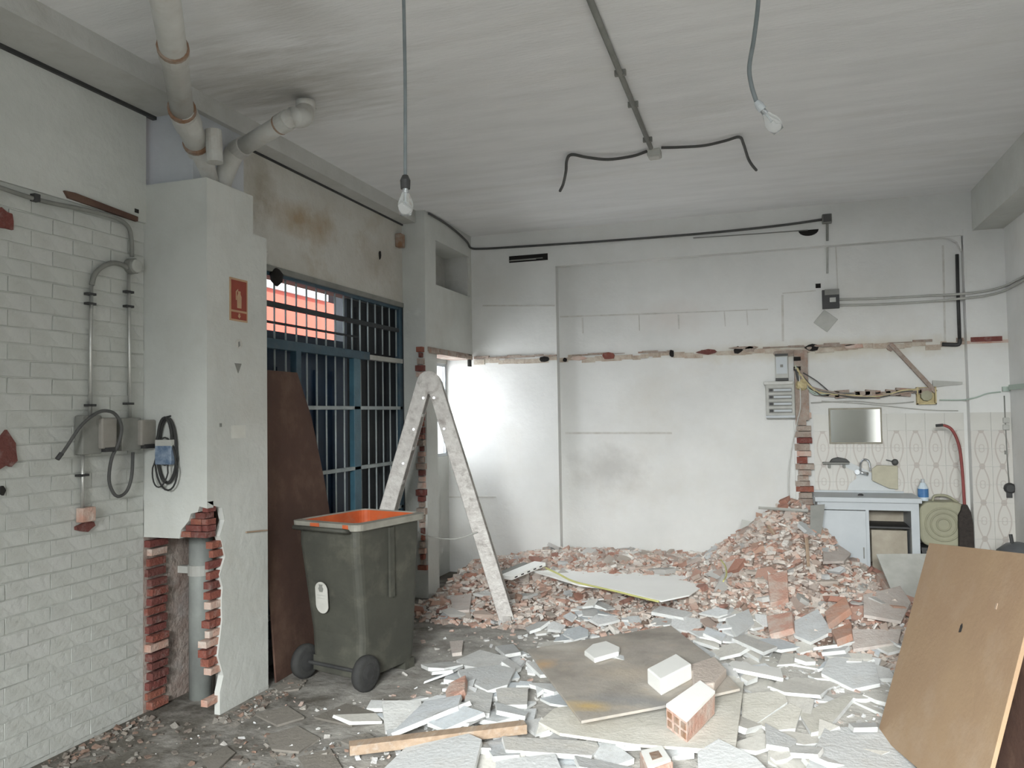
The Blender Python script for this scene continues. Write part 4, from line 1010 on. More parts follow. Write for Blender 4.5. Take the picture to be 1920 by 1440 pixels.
# bottle
q = at(1733, 925, y=7.45)
o = thing('detergent_bottle', 'small pale bottle with a blue label right of the counter', 'bottle', (1.17, 7.42, .80))
part('bottle_body', MB().lathe([(.038, .0), (.04, .02), (.04, .11), (.018, .15)], Matrix.Translation((1.175, 7.42, .815)), 14), M_bottle, o, smooth=False)
part('label', MB().lathe([(.0415, .03), (.0415, .10)], Matrix.Translation((1.175, 7.42, .815)), 14), M_bluelabel, o, 'blue label')
part('cap', MB().lathe([(.014, .15), (.014, .18)], Matrix.Translation((1.175, 7.42, .815)), 10), M_cab, o)
# olive tank with raised rings
tk = thing('olive_tank', 'olive plastic tank with round raised rings between cabinet and broom', 'tank', (1.30, 7.40, .44))
def rrect(w_, h_, r_, n=5):
    out = []
    for (sx_, sy_, a0) in ((1, 1, 0), (-1, 1, 90), (-1, -1, 180), (1, -1, 270)):
        for k in range(n+1):
            a = math.radians(a0+90*k/n); out.append((sx_*(w_/2-r_)+r_*math.cos(a), sy_*(h_/2-r_)+r_*math.sin(a)))
    return out
Mt = Matrix(((1, 0, 0, 1.305), (0, 0, 1, 7.33), (0, 1, 0, .63), (0, 0, 0, 1)))
part('tank_body', MB().prism(rrect(.36, .37, .09), 0, .22, Mt), M_cyl, tk, bevel=.02)
for rr_ in (.135, .095, .05):
    part('ring', MB().tube([Mt @ Vector((rr_*math.cos(math.pi*2*i/28), rr_*math.sin(math.pi*2*i/28), -.002)) for i in range(29)], .008, 6, cap=False), M_cyl, tk, smooth=True)
part('handle', MB().tube(smooth_path([Mt @ Vector(p) for p in [(-.06, .18, .1), (-.04, .225, .1), (.05, .225, .1), (.13, .17, .1)]], 4), .011, 8), M_cyl, tk, smooth=True)
st = thing('low_stand', 'dark low stand under the olive tank', 'stand', (1.30, 7.42, 0))
part('top', MB().box(1.13, 1.50, 7.30, 7.57, .415, .44), M_dark, st)
for x_, y_ in ((1.15, 7.32), (1.47, 7.32), (1.15, 7.54), (1.47, 7.54)): part('leg', MB().box(x_-.015, x_+.015, y_-.015, y_+.015, 0, .415), M_dark, st)
single('white_bucket', MB().lathe([(.09, 0), (.10, .02), (.125, .26), (.135, .28), (.125, .285), (.12, .27)], Matrix.Translation((1.26, 7.10, .0)), 24), M_cab, 'white plastic bucket standing under the olive tank', 'bucket', smooth=False)
# broom
br = thing('upturned_broom', 'black broom with a bent dull red handle against the tiled wall', 'broom', at(1812, 1020, y=7.3))
hp = [at(1757, 798, y=7.3), at(1768, 797, y=7.3), at(1785, 806, y=7.3), at(1798, 835, y=7.3), at(1804, 880, y=7.3), at(1808, 940, y=7.3), at(1809, 962, y=7.3)]
part('handle', MB().tube(smooth_path(hp, 5), [.009]*6+[.012]*25, 10), M_redpole, br, smooth=True)
part('handle_tip', MB().tube([hp[0]+np.array([-.01, 0, 0]), hp[0], hp[1]], .012, 8), M_dark, br)
q = Vector(at(1810, 985, y=7.3))
part('bristle_head', MB().prism([(-.02, .17), (.015, .17), (.04, .11), (.052, .02), (.055, -.5), (-.06, -.5), (-.05, .08), (-.03, .12)], -.02, .03, Matrix.Translation(q) @ Matrix.Rotation(math.radians(90), 4, 'X') @ Matrix.Rotation(0, 4, 'Z')), M_bristle, br, bevel=.006)
# dark round appliance at the right edge
o = thing('floor_vacuum', 'dark round domed machine with a knob at the right edge', 'vacuum cleaner', (1.68, 6.9, 0))
part('body', MB().lathe([(.13, 0), (.15, .05), (.15, .42), (.155, .44), (.14, .52), (.08, .57), (.02, .585)], Matrix.Translation((1.70, 6.80, 0)), 22), mat('dark_grey_shell', (.09, .095, .10), (.06, .06, .065), 6, .4, .05), o, smooth=True)
part('knob', MB().tube([(1.665, 6.80, .56), (1.655, 6.80, .64)], .013, 8), M_dark, o)

# ------------------------------------------------------------------ rubble
def hb(x, y):
    """height of the loose rubble bed"""
    h = 0.0
    # bank along the back wall
    t = np.clip((y-6.05)/1.25, 0, 1); edge = np.clip((1.12-x)/.3, 0, 1)
    h = .27*t*t*(3-2*t)*edge
    low = np.clip((y-5.55+.3*max(0, min(1, (x+.2)/.6)))/.5, 0, 1)*np.clip((1.3-x)/.3, 0, 1)
    h = np.maximum(h, .055*low)
    r = np.hypot((x-.12)*(1.35 if x > .12 else 1.0), (y-7.2))
    k = np.where(r < .75, .83-.72*r, np.maximum(0, .29-.40*(r-.75)))
    h = np.maximum(h, k)
    r2 = np.hypot((x-.60)/.95, (y-6.25)/.95)
    h = np.maximum(h, .27*np.clip(1-r2, 0, 1))
    if x > .45 and y > 6.9: h = min(h, .33)
    if x < -2.1: h = h*np.clip((x+3.6)/1.5, .5, 1)
    return float(h)
GX0, GY0, GS = -3.4, 2.2, .02
NXg, NYg = int(5.4/GS), int(5.6/GS)
G = np.zeros((NXg, NYg))
for i in range(NXg):
    for j in range(NYg):
        x, y = GX0+i*GS, GY0+j*GS
        if y > 5.1: G[i, j] = hb(x, y)
G += 0
# dirt bed
b = MB(); n1, n2 = 92, 46
xs = np.linspace(-2.9, 1.5, n1); ys = np.linspace(5.15, 7.6, n2)
for x in xs:
    for y in ys:
        z = hb(x, y)
        yy = min(y, 7.49) if x < XP else y
        b.v.append((x, yy, z-.02 + (R.uniform(-.018, .018) if z > .03 else -.01)))
for i in range(n1-1):
    for j in range(n2-1):
        b.f.append((i*n2+j, (i+1)*n2+j, (i+1)*n2+j+1, i*n2+j+1)); b.mi.append(0)
single('rubble_bed', b, M_dirt, 'fine brick dust and dirt under the rubble heap along the back wall', 'rubble', kind='stuff')

def scatter(n, fn, smin, smax, name, m, label, cat, seed, flat=.5):
    rs = np.random.RandomState(seed)
    vs = []; fs = []
    cube = np.array([(x, y, z) for z in (-1, 1) for y in (-1, 1) for x in (-1, 1)], float)
    F6 = [(0, 2, 3, 1), (4, 5, 7, 6), (0, 1, 5, 4), (2, 6, 7, 3), (0, 4, 6, 2), (1, 3, 7, 5)]
    c = 0
    while c < n:
        x, y = fn(rs)
        gi, gj = int((x-GX0)/GS), int((y-GY0)/GS)
        if not (0 <= gi < NXg and 0 <= gj < NYg): continue
        z = G[gi, gj]
        s_ = smin+(smax-smin)*rs.rand()**2.2
        d = np.array([s_*(.5+.5*rs.rand()), s_*(.4+.4*rs.rand()), s_*(.18+flat*.5*rs.rand())])/2
        V = cube*d*(1+rs.uniform(-.28, .28, (8, 3)))
        a, b_, g = rs.uniform(0, 6.28), rs.normal(0, .35), rs.normal(0, .35)
        Rz = np.array([[math.cos(a), -math.sin(a), 0], [math.sin(a), math.cos(a), 0], [0, 0, 1]])
        Rx = np.array([[1, 0, 0], [0, math.cos(b_), -math.sin(b_)], [0, math.sin(b_), math.cos(b_)]])
        Ry = np.array([[math.cos(g), 0, math.sin(g)], [0, 1, 0], [-math.sin(g), 0, math.cos(g)]])
        V = V @ (Rz @ Ry @ Rx).T + np.array([x, y, z+d[2]*.5])
        k = len(vs)*8
        vs.append(V); fs += [tuple(k+q for q in f_) for f_ in F6]
        c += 1
    bb = MB(); bb.v = [tuple(p) for p in np.concatenate(vs)]; bb.f = fs; bb.mi = [0]*len(fs)
    return single(name, bb, m, label, cat, kind='stuff')
def in_heap(rs):
    while True:
        x, y = rs.uniform(-2.85, 1.25), rs.uniform(5.25, 7.55)
        if y < 5.6 - .3*max(0, min(1, (x+.2)/.6)): continue
        if x < XP and y > 7.44: continue
        if x > .3 and y > 7.1: continue
        h = hb(x, y)
        if rs.rand() < .35+h*2.5: return x, y
scatter(11000, in_heap, .02, .085, 'small_rubble', M_stuff, 'small broken brick, mortar and plaster crumbs covering the rubble heap', 'rubble', 21)
def in_front(rs):
    while True:
        x, y = rs.uniform(-2.9, 1.4), rs.uniform(2.5, 6.0)
        k = .25 if x < -1.9 else .9
        if y < 3.0 and x < -1.5: k = .2
        if -3.0 < x < -2.2 and 4.0 < y < 4.9: continue
        if rs.rand() < k: return x, y
scatter(3600, in_front, .008, .05, 'plaster_crumbs', M_chips, 'small plaster crumbs strewn over the floor between the broken slabs', 'rubble', 22, flat=.3)

def in_left(rs):
    while True:
        y = rs.uniform(2.5, 3.45); x = -3.28+abs(rs.normal(0, .10))
        if rs.rand() < .5: x = rs.uniform(-3.2, -1.9)
        if rs.rand() < .25: return rs.uniform(-2.85, -2.7), rs.uniform(3.5, 4.2)
        return x, y
scatter(700, in_left, .01, .05, 'brown_crumbs', mat('brown_crumb_mix', (.2, .18, .15), (.16, .14, .12), 14, .95, .5, 60, island=True, rnd=[(.22, .19, .16), (.16, .13, .11), (.30, .28, .25), (.25, .16, .12)]), 'dusty brown crumbs along the foot of the left brick wall and column', 'rubble', 23, flat=.4)

def settle(poly, t, cx, cy, yaw, q=.8, tiltmax=.35, lift=0.0):
    """rest a flat polygon on the height grid; returns matrix, and raises the grid"""
    P = np.array(poly); c_, s_ = math.cos(yaw), math.sin(yaw)
    W_ = np.stack([P[:, 0]*c_-P[:, 1]*s_+cx, P[:, 0]*s_+P[:, 1]*c_+cy], 1)
    x0_, y0_ = W_.min(0); x1_, y1_ = W_.max(0)
    i0, i1 = max(0, int((x0_-GX0)/GS)), min(NXg-1, int((x1_-GX0)/GS)+1)
    j0, j1 = max(0, int((y0_-GY0)/GS)), min(NYg-1, int((y1_-GY0)/GS)+1)
    I, J = np.meshgrid(np.arange(i0, i1+1), np.arange(j0, j1+1), indexing='ij')
    X = GX0+I*GS; Y = GY0+J*GS
    ins = np.zeros(X.shape, bool); n = len(W_)
    for k in range(n):
        xa, ya = W_[k]; xb, yb = W_[(k+1) % n]
        cond = ((ya > Y) != (yb > Y)) & (X < (xb-xa)*(Y-ya)/((yb-ya)+1e-12)+xa)
        ins ^= cond
    if ins.sum() < 3:
        gi = min(max(int((cx-GX0)/GS), 0), NXg-1); gj = min(max(int((cy-GY0)/GS), 0), NYg-1)
        z = G[gi, gj]; a = b_ = 0.0
    else:
        xx, yy, zz = X[ins]-cx, Y[ins]-cy, G[I[ins], J[ins]]
        A = np.stack([xx, yy, np.ones_like(xx)], 1)
        (a, b_, c0), *_ = np.linalg.lstsq(A, zz, rcond=None)
        m_ = math.hypot(a, b_)
        if m_ > tiltmax: a *= tiltmax/m_; b_ *= tiltmax/m_
        z = np.quantile(zz-(a*xx+b_*yy), q)
        G[I[ins], J[ins]] = np.maximum(G[I[ins], J[ins]], a*xx+b_*yy+z+t+lift)
    nrm = Vector((-a, -b_, 1)).normalized()
    ex = Vector((c_, s_, 0)); ex = (ex-nrm*ex.dot(nrm)).normalized(); ey = nrm.cross(ex)
    return Matrix(((ex.x, ey.x, nrm.x, cx), (ex.y, ey.y, nrm.y, cy), (ex.z, ey.z, nrm.z, z+lift+.001), (0, 0, 0, 1)))

def rpoly(rnd, n, jit=.3, asp=1.0):
    pts = []
    ph = rnd.uniform(0, 6.28)
    for i in range(n):
        a = 2*math.pi*(i+rnd.uniform(-.25, .25))/n; r_ = 1+rnd.uniform(-jit, jit)
        pts.append((r_*math.cos(a+ph), r_*math.sin(a+ph)*asp))
    return pts
def raw_obj(name, me, Mx, label, cat, group=None):
    o = bpy.data.objects.new(name, me); COL.objects.link(o); o.matrix_world = Mx
    o['label'] = label; o['category'] = cat
    if group: o['group'] = group
    PIECES.append(o)
    return o
PIECES = []
# --- bricks fragments on the heap
frag_var = []
for k in range(14):
    rk = random.Random(300+k)
    poly = rpoly(rk, rk.choice([4, 4, 5, 6]), .25, rk.uniform(.45, .8))
    frag_var.append(poly)
def zone_heap(x, y):
    if y > 6.75 and -.45 < x < .5: return 'near the top of the tall heap'
    if x < -2.05: return 'in the shade behind the bin'
    if x > .5: return 'in front of the cabinet'
    if y > 7.0 and x <= -.45: return 'along the back wall foot'
    if y < 6.25 and x < -.6: return 'between white sheet and dirty board'
    if y < 6.25: return 'at the tall heap foot'
    if x < -.45: return 'around the white sheet'
    return 'on the tall heap slope'
def place_frags(n, seed, smin, smax, tmin, tmax, nm, cols, desc, cat, grp, jit, fn=in_heap):
    rs = np.random.RandomState(seed); rk = random.Random(seed)
    meshes = []
    for poly in frag_var:
        st_ = rk.getstate(); row = []
        for cn, c in cols:
            rk.setstate(st_)
            row.append(mesh_of(nm, MB().prism(poly, 0, 1, jit=jit, rnd=rk), FR_M[cn]))
        meshes.append(row)
    for _ in range(n):
        x, y = fn(rs)
        s_ = smin+(smax-smin)*rs.rand()**1.6; t = tmin+(tmax-tmin)*rs.rand()
        i = rs.randint(len(frag_var)); poly = [(a*s_, b_*s_) for a, b_ in frag_var[i]]
        Mx = settle(poly, t, x, y, rs.uniform(0, 6.28), q=.6, tiltmax=.6) @ Matrix.Rotation(rs.normal(0, .22), 4, 'X') @ Matrix.Rotation(rs.normal(0, .22), 4, 'Y') @ Matrix.Diagonal((s_, s_, t, 1))
        z = zone_heap(x, y); k = rs.randint(len(cols))
        sz = 'large' if s_ > smin+(smax-smin)*.6 else 'medium' if s_ > smin+(smax-smin)*.25 else 'small'
        raw_obj(nm, meshes[i][k], Mx, f'{sz} {cols[k][0]} {SHP[len(poly)]} {desc} {z}', cat, grp)
SHP = {4: 'four-sided', 5: 'five-sided', 6: 'many-sided'}
BC = [('salmon', (.55, .31, .23)), ('beige pink', (.62, .48, .40)), ('brick red', (.46, .20, .13)), ('pale pink', (.66, .56, .50)), ('dull orange', (.58, .35, .25)), ('dark red', (.38, .17, .12)), ('pinkish brown', (.50, .38, .32))]
PC = [('whitish', (.76, .75, .72)), ('light grey', (.64, .62, .59)), ('mid grey', (.54, .52, .49)), ('tan', (.58, .50, .43)), ('cool grey', (.64, .65, .65))]
FR_M = {cn: mat('fragment_'+cn.replace(' ', '_'), c, tuple(q*.72+.12 for q in c), 9, .95, .6, 45, stain=(.62, .56, .50), stain_amt=.5, stain_scale=9) for cn, c in BC+PC}
place_frags(190, 31, .028, .105, .014, .042, 'brick_fragment', BC, 'brick piece', 'brick', 'broken brick pieces of the rubble heap', .18)
place_frags(110, 32, .030, .115, .010, .036, 'plaster_chunk', PC, 'plaster chunk', 'plaster', 'plaster chunks of the rubble heap', .18)

# --- big flat things placed where the photograph shows them
def px_piece(name, pts, t, mats, label, cat, zg=.03, q=.8, lift=0, tiltmax=.2, group=None, bevel=0, jit=.004):
    W_ = np.array([at(u, v, z=zg)[:2] for u, v in pts]); c = W_.mean(0)
    poly = [(a-c[0], b_-c[1]) for a, b_ in W_]
    ar = sum(poly[i][0]*poly[(i+1) % len(poly)][1]-poly[(i+1) % len(poly)][0]*poly[i][1] for i in range(len(poly)))
    if ar < 0: poly = poly[::-1]
    Mx = settle(poly, t, c[0], c[1], 0, q=q, tiltmax=tiltmax, lift=lift)
    me = mesh_of(name, MB().prism(poly, 0, t, side=(1 if isinstance(mats, (list, tuple)) and len(mats) > 1 else None), jit=jit, rnd=random.Random(len(label))), mats)
    o = raw_obj(name, me, Mx, label, cat, group)
    if bevel: bev(o, bevel)
    return o, Mx, poly
M_chunkp = mat('pale_rubble_slab', (.62, .57, .53), (.52, .45, .41), 8, .95, .5, 45, stain=(.48, .34, .28), stain_amt=.5, stain_scale=9)
SL = [M_slab, M_slabedge]
# dusty slabs sunk in the dirt at lower left
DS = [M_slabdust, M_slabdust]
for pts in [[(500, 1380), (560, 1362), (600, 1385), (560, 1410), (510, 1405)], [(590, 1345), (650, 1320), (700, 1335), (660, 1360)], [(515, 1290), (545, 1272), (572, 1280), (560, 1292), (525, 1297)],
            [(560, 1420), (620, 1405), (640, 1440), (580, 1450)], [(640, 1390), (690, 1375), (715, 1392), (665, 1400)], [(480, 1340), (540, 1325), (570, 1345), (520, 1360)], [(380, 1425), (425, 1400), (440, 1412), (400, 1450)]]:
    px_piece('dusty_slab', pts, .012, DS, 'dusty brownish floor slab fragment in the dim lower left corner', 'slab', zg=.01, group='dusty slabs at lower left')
slabs = [
 ('grey slab with a white front edge, leftmost of the slabs right of the bin', [(790, 1240), (845, 1230), (868, 1243), (832, 1257), (803, 1253)]),
 ('grey plaster slab right behind the one with the white corner, near the ladder foot', [(855, 1228), (900, 1212), (952, 1233), (925, 1257), (870, 1240)]),
 ('large grey slab with a pointed white front edge between bin and dirty board', [(858, 1262), (930, 1250), (966, 1255), (951, 1285), (915, 1298), (865, 1276)]),
 ('bright white slab corner tilted up beside the ladder foot', [(928, 1205), (962, 1198), (977, 1222), (948, 1230)]),
 ('upright-looking grey slab just above the right end of the timber batten', [(873, 1293), (922, 1297), (918, 1345), (868, 1352)]),
 ('pale slab touching the left tip of the dirty board', [(930, 1290), (990, 1288), (988, 1320), (935, 1322)]),
 ('grey slab above the timber batten at its right end', [(928, 1325), (990, 1335), (984, 1348), (930, 1347)]),
 ('wide flat slab with a dark crack, above the left half of the timber batten', [(716, 1318), (790, 1318), (795, 1340), (722, 1358)]),
 ('flat grey slab lying against the middle of the timber batten', [(795, 1325), (868, 1328), (862, 1352), (735, 1378)]),
 ('large flat slab below the timber batten near the bottom edge', [(700, 1445), (760, 1400), (880, 1388), (905, 1400), (890, 1450)]),
 ('slab below the right end of the timber batten', [(905, 1385), (940, 1372), (985, 1385), (975, 1420), (925, 1425)]),
 ('long white plaster slab in the centre bottom under the grey board', [(940, 1384), (1118, 1382), (1122, 1392), (1108, 1412), (948, 1413)]),
 ('dark grey slab at the bottom edge below the long white slab', [(930, 1422), (1040, 1418), (1055, 1450), (930, 1455)]),
 ('pale thin slab at the bottom edge left of the broken hollow brick', [(1075, 1420), (1185, 1425), (1195, 1450), (1085, 1450)]),
 ('grey slab at the bottom edge under the corner of the grey board', [(1310, 1415), (1350, 1400), (1420, 1432), (1440, 1450), (1310, 1450)]),
 ('grey slab right of the top corner of the dirty board', [(1360, 1180), (1403, 1168), (1414, 1184), (1380, 1200)]),
 ('greenish slab with a cream edge over the white broken plate', [(1372, 1206), (1395, 1196), (1457, 1222), (1432, 1238)]),
 ('thin pale slab strip just right of the dirty board', [(1325, 1192), (1362, 1200), (1352, 1209), (1318, 1200)]),
 ('light grey triangular slab in the middle of the right slabs', [(1478, 1187), (1535, 1175), (1562, 1206), (1520, 1214), (1490, 1202)]),
 ('beige four-sided slab just right of the grey board', [(1392, 1300), (1470, 1298), (1477, 1316), (1420, 1346), (1390, 1342)]),
 ('dark grey slab with a pale band, right of the beige four-sided slab', [(1420, 1347), (1480, 1317), (1502, 1326), (1490, 1356), (1455, 1358)]),
 ('long beige tile slanting towards the tan board', [(1500, 1330), (1585, 1292), (1606, 1292), (1550, 1362), (1520, 1368)]),
 ('pale slab below the dark banded slab', [(1434, 1356), (1492, 1382), (1486, 1402), (1436, 1402)]),
 ('bluish slab with a white front edge near the bottom, left of the concrete sheet', [(1478, 1390), (1545, 1412), (1536, 1432), (1484, 1418)]),
 ('white narrow slab lying at the foot of the tan board', [(1590, 1360), (1640, 1352), (1645, 1368), (1600, 1375)]),
 ('grey slab half way between the white plate and the tan board', [(1555, 1238), (1640, 1250), (1650, 1275), (1600, 1280), (1540, 1258)]),
 ('long pale brick-red edged slab close to the tan board', [(1590, 1205), (1690, 1210), (1685, 1225), (1600, 1228)]),
 ('large pale slab high on the right beside the grey leaning sheet', [(1620, 1175), (1690, 1160), (1710, 1180), (1690, 1205), (1620, 1200)]),
 ('white rounded chunk of slab over the red bricks at right', [(1545, 1130), (1575, 1118), (1598, 1130), (1585, 1145), (1545, 1152)]),
 ('white slab lying on the rubble high at right', [(1600, 1075), (1640, 1070), (1650, 1085), (1610, 1092)]),
 ('pinkish white slab standing out right of the tall heap', [(1585, 1055), (1612, 1050), (1620, 1068), (1590, 1072)]),
 ('pale pink slab in the shade right of the bin', [(845, 1125), (885, 1122), (880, 1148), (850, 1150)]),
 ('white square-edged chunk right of the bin', [(843, 1195), (868, 1193), (866, 1215), (848, 1217)]),
]
# random lesser slabs first, so that the large ones lie on top
SC = [('light grey', (.70, .72, .73)), ('bluish grey', (.62, .66, .69)), ('white', (.80, .81, .81)), ('mid grey', (.56, .56, .55)), ('cream grey', (.70, .68, .63))]
SM_ = {cn: mat('slab_'+cn.replace(' ', '_'), c, tuple(q*.86 for q in c), 7, .92, .35, 40, stain=(.46, .43, .39), stain_amt=.4, stain_scale=6) for cn, c in SC}
slab_var = []
rk = random.Random(77)
for k in range(12):
    poly = rpoly(rk, rk.choice([3, 4, 4, 5, 5, 6]), .22, rk.uniform(.45, .85))
    row = []; st_ = rk.getstate()
    for cn, c in SC:
        rk.setstate(st_); row.append(mesh_of('plaster_slab', MB().prism(poly, 0, 1, side=1, jit=.05, rnd=rk), [SM_[cn], M_slabedge]))
    slab_var.append((poly, row))
SHP[3] = 'triangular'
def zone_front(x, y):
    if y < 3.9 and x < -.95: return 'beside the timber batten'
    if x < -1.25: return 'between the bin and the dirty board'
    if y < 3.85: return 'in front of the grey board'
    if y > 5.55: return 'at the front edge of the rubble heap'
    if x > .1: return 'near the foot of the tan board'
    if x < -.35: return 'around the dirty board'
    return 'right of the dirty board'
rs = np.random.RandomState(41)
cnt = 0
while cnt < 262:
    x, y = rs.uniform(-2.1, 1.2), rs.uniform(3.05, 6.1)
    if x < -1.75+.0*y and y > 4.6: continue
    if x < -1.5-.25*(y-3.2) and y < 3.3: continue
    if x > .35+.15*(y-3.6) and y < 4.3: continue
    if x > .95 or (x > .0 and y > 5.55): continue
    s_ = .055+.125*rs.rand()**1.2; t = .010+.018*rs.rand()
    i = rs.randint(len(slab_var)); poly, row = slab_var[i]; k = rs.randint(len(SC)) if x < -.3 or rs.rand() < .4 else 4; me = row[k]
    Mx = settle([(a*s_, b_*s_) for a, b_ in poly], t, x, y, rs.uniform(0, 6.28), q=.85, tiltmax=.3) @ Matrix.Rotation(rs.normal(0, .05), 4, 'X') @ Matrix.Diagonal((s_, s_, t, 1))
    z = zone_front(x, y); sz = f"{'large' if s_ > .12 else 'medium' if s_ > .08 else 'small'} {SC[k][0]} {SHP[len(poly)]} broken slab"
    raw_obj('plaster_slab', me, Mx, f'{sz} {z}', 'slab', 'broken plaster slabs strewn over the floor')
    cnt += 1
# concrete sheet lower right
px_piece('concrete_sheet', [(1545, 1372), (1655, 1368), (1720, 1445), (1740, 1470), (1500, 1470), (1520, 1430)], .02, [M_slab, M_slab], 'large flat grey sheet at the bottom right beside the tan board', 'slab', zg=.02, tiltmax=.05)
px_piece('grey_board', [(1040, 1325), (1395, 1285), (1379, 1412), (1340, 1410), (1190, 1396), (1050, 1372), (1010, 1350)], .014, M_beige, 'pale grey board lying under the dirty board', 'board', zg=.06, q=.97, tiltmax=.03, jit=0)
for lab, pts in slabs:
    hp_ = any(q in lab for q in ('heap', 'pink', 'rubble', 'chunk', 'red', 'leaning'))
    px_piece('plaster_slab', pts, .022, [M_chunkp, M_chunkp] if hp_ else SL if 'beige' not in lab else [M_beige, M_slabedge], lab, 'slab', zg=.05, q=.8, tiltmax=.22)
# dirty board
_bp = [(988, 1207), (1258, 1163), (1330, 1228), (1388, 1300), (1240, 1334), (1090, 1362)]
_bc = np.array([at(u, v, z=.11)[:2] for u, v in _bp]).mean(0)
def _bl(u, v): q = at(u, v, z=.11); return (q[0]-_bc[0], q[1]-_bc[1], 0.0)
M_plyw = mat('dirty_board_face', (.48, .44, .39), (.33, .30, .265), 3.0, .75, .2, 30, stain=(.55, .46, .35), stain_amt=.5, stain_scale=5, spec=.3,
             spots=[(_bl(1020, 1240), (.10, .14, 1), (.62, .42, .24), .8), (_bl(1100, 1330), (.16, .10, 1), (.62, .44, .18), .8), (_bl(1060, 1205), (.26, .16, 1), (.66, .63, .56), .7), (_bl(1190, 1180), (.5, .14, 1), (.22, .20, .17), .6), (_bl(1180, 1262), (.3, .2, 1), (.58, .50, .40), .6), (_bl(1190, 1322), (.4, .12, 1), (.27, .28, .29), .6)])
ob, Md, _ = px_piece('dirty_board', [(988, 1207), (1258, 1163), (1330, 1228), (1388, 1300), (1240, 1334), (1090, 1362)], .014, M_plyw, 'large dirty brown board lying flat on the slabs with plaster lumps on it', 'board', zg=.11, q=.985, tiltmax=.05, jit=0, bevel=.002)
px_piece('white_chunk', [(1095, 1214), (1112, 1200), (1138, 1194), (1163, 1209), (1160, 1219), (1115, 1232)], .03, M_white, 'flat white plaster chunk on the upper middle of the dirty board', 'plaster', zg=.14, q=.9, bevel=.006)
def block(name, pts, h, m, label, cat, zg, hollow=False, bevel=.008):
    o, Mx, poly = px_piece(name, pts, h, m, label, cat, zg=zg, q=.9, tiltmax=.08, bevel=bevel)
    return o, Mx, poly
block('plastered_brick', [(1214, 1280), (1270, 1248), (1298, 1272), (1240, 1306)], .085, M_white, 'white plastered brick lying on the right part of the dirty board', 'brick', .13)
block('mortar_chunk', [(1296, 1258), (1340, 1242), (1362, 1270), (1340, 1300), (1300, 1305)], .05, M_chunk, 'grey mortar chunk on the right corner of the dirty board', 'mortar', .13)
o, Mx, poly = block('hollow_brick', [(1250, 1362), (1312, 1322), (1340, 1340), (1288, 1388)], .10, [M_redpale], 'hollow brick with a white top and six square holes on the grey board', 'brick', .08, bevel=0)
top = [(a*1.02, b_*1.02) for a, b_ in poly]
def child(name, mb, m, parent, Mx):
    c = bpy.data.objects.new(name, mesh_of(name, mb, m)); COL.objects.link(c); c.parent = parent; return c
child('plaster_coat', MB().prism(top, .10, .115, jit=.004, rnd=R), M_white, o, Mx)
# holes on the end face that looks to the camera
k_best, dmin = 0, 9e9
for k in range(len(poly)):
    a_, b_ = Vector((*poly[k], 0)), Vector((*poly[(k+1) % len(poly)], 0)); nrm = Vector(((b_-a_).y, -(b_-a_).x, 0)).normalized()
    mid_ = Mx @ ((a_+b_)/2); sc = (Mx.to_3x3() @ nrm).dot(Vector((0, 0, 0)) - Vector((mid_.x, mid_.y, 0)).normalized()*1.0)
    if -sc < dmin and (b_-a_).length < .2: dmin = -sc; k_best = k
for kf in range(len(poly)):
    a_, b_ = Vector((*poly[kf], 0)), Vector((*poly[(kf+1) % len(poly)], 0)); e_ = (b_-a_).normalized(); nrm = Vector((e_.y, -e_.x, 0)); Lf = (b_-a_).length
    if kf != k_best: continue
    for r_ in range(2):
        for q_ in range(3):
            cc = a_+e_*Lf*(q_+.5)/3+Vector((0, 0, .028+.042*r_))
            Mh = Matrix(((e_.x, nrm.x, 0, cc.x), (e_.y, nrm.y, 0, cc.y), (0, 0, 1, cc.z), (0, 0, 0, 1)))
            child('hole', MB().box(-Lf/9, Lf/9, -.01, .002, -.014, .014, 0, Mh), M_rust, o, Mx)
o, Mx, poly = block('hollow_brick', [(1200, 1425), (1243, 1412), (1262, 1448), (1215, 1470)], .07, M_redpale, 'broken reddish hollow brick cut by the bottom edge of the picture', 'brick', .05, bevel=.004)
child('plaster_coat', MB().prism([(a*.9, b_*.9) for a, b_ in poly], .07, .08), M_white, o, Mx)
child('hole', MB().prism([(a*.4, b_*.4) for a, b_ in poly], .08, .082), M_rust, o, Mx)
px_piece('white_plate', [(1366, 1250), (1372, 1240), (1398, 1236), (1408, 1244), (1420, 1244), (1432, 1238), (1464, 1238), (1468, 1267), (1374, 1262)], .02, M_white, 'bright white broken plate with a bite out of its back edge', 'plate', zg=.08, q=.9)
px_piece('pink_block', [(838, 1312), (848, 1298), (878, 1290), (876, 1315), (842, 1328)], .05, M_redpale, 'pinkish plaster block above the timber batten', 'plaster', zg=.05, q=.85, bevel=.006)
for pts, lab in [([(1548, 1160), (1590, 1150), (1600, 1165), (1555, 1175)], 'orange brick piece with a pale side, lower right of the heap'), ([(1560, 1180), (1598, 1172), (1600, 1192), (1570, 1198)], 'deep orange brick piece above the long red edged slab'),
                 ([(1440, 1150), (1490, 1155), (1492, 1172), (1445, 1170)], 'long pale pink hollow brick piece at the heap foot'), ([(1440, 1120), (1478, 1118), (1480, 1140), (1445, 1142)], 'grey-faced brick end in the lower slope of the heap'),
                 ([(1640, 1110), (1668, 1100), (1690, 1115), (1665, 1128)], 'orange red brick piece near the grey leaning sheet')]:
    px_piece('brick_fragment', pts, .045, M_redpale if 'pink' in lab or 'grey' in lab else mat('orange_brick', (.50, .27, .19), (.46, .33, .27), 9, .9, .4), lab, 'brick', zg=.15, q=.8, tiltmax=.4, bevel=.004)
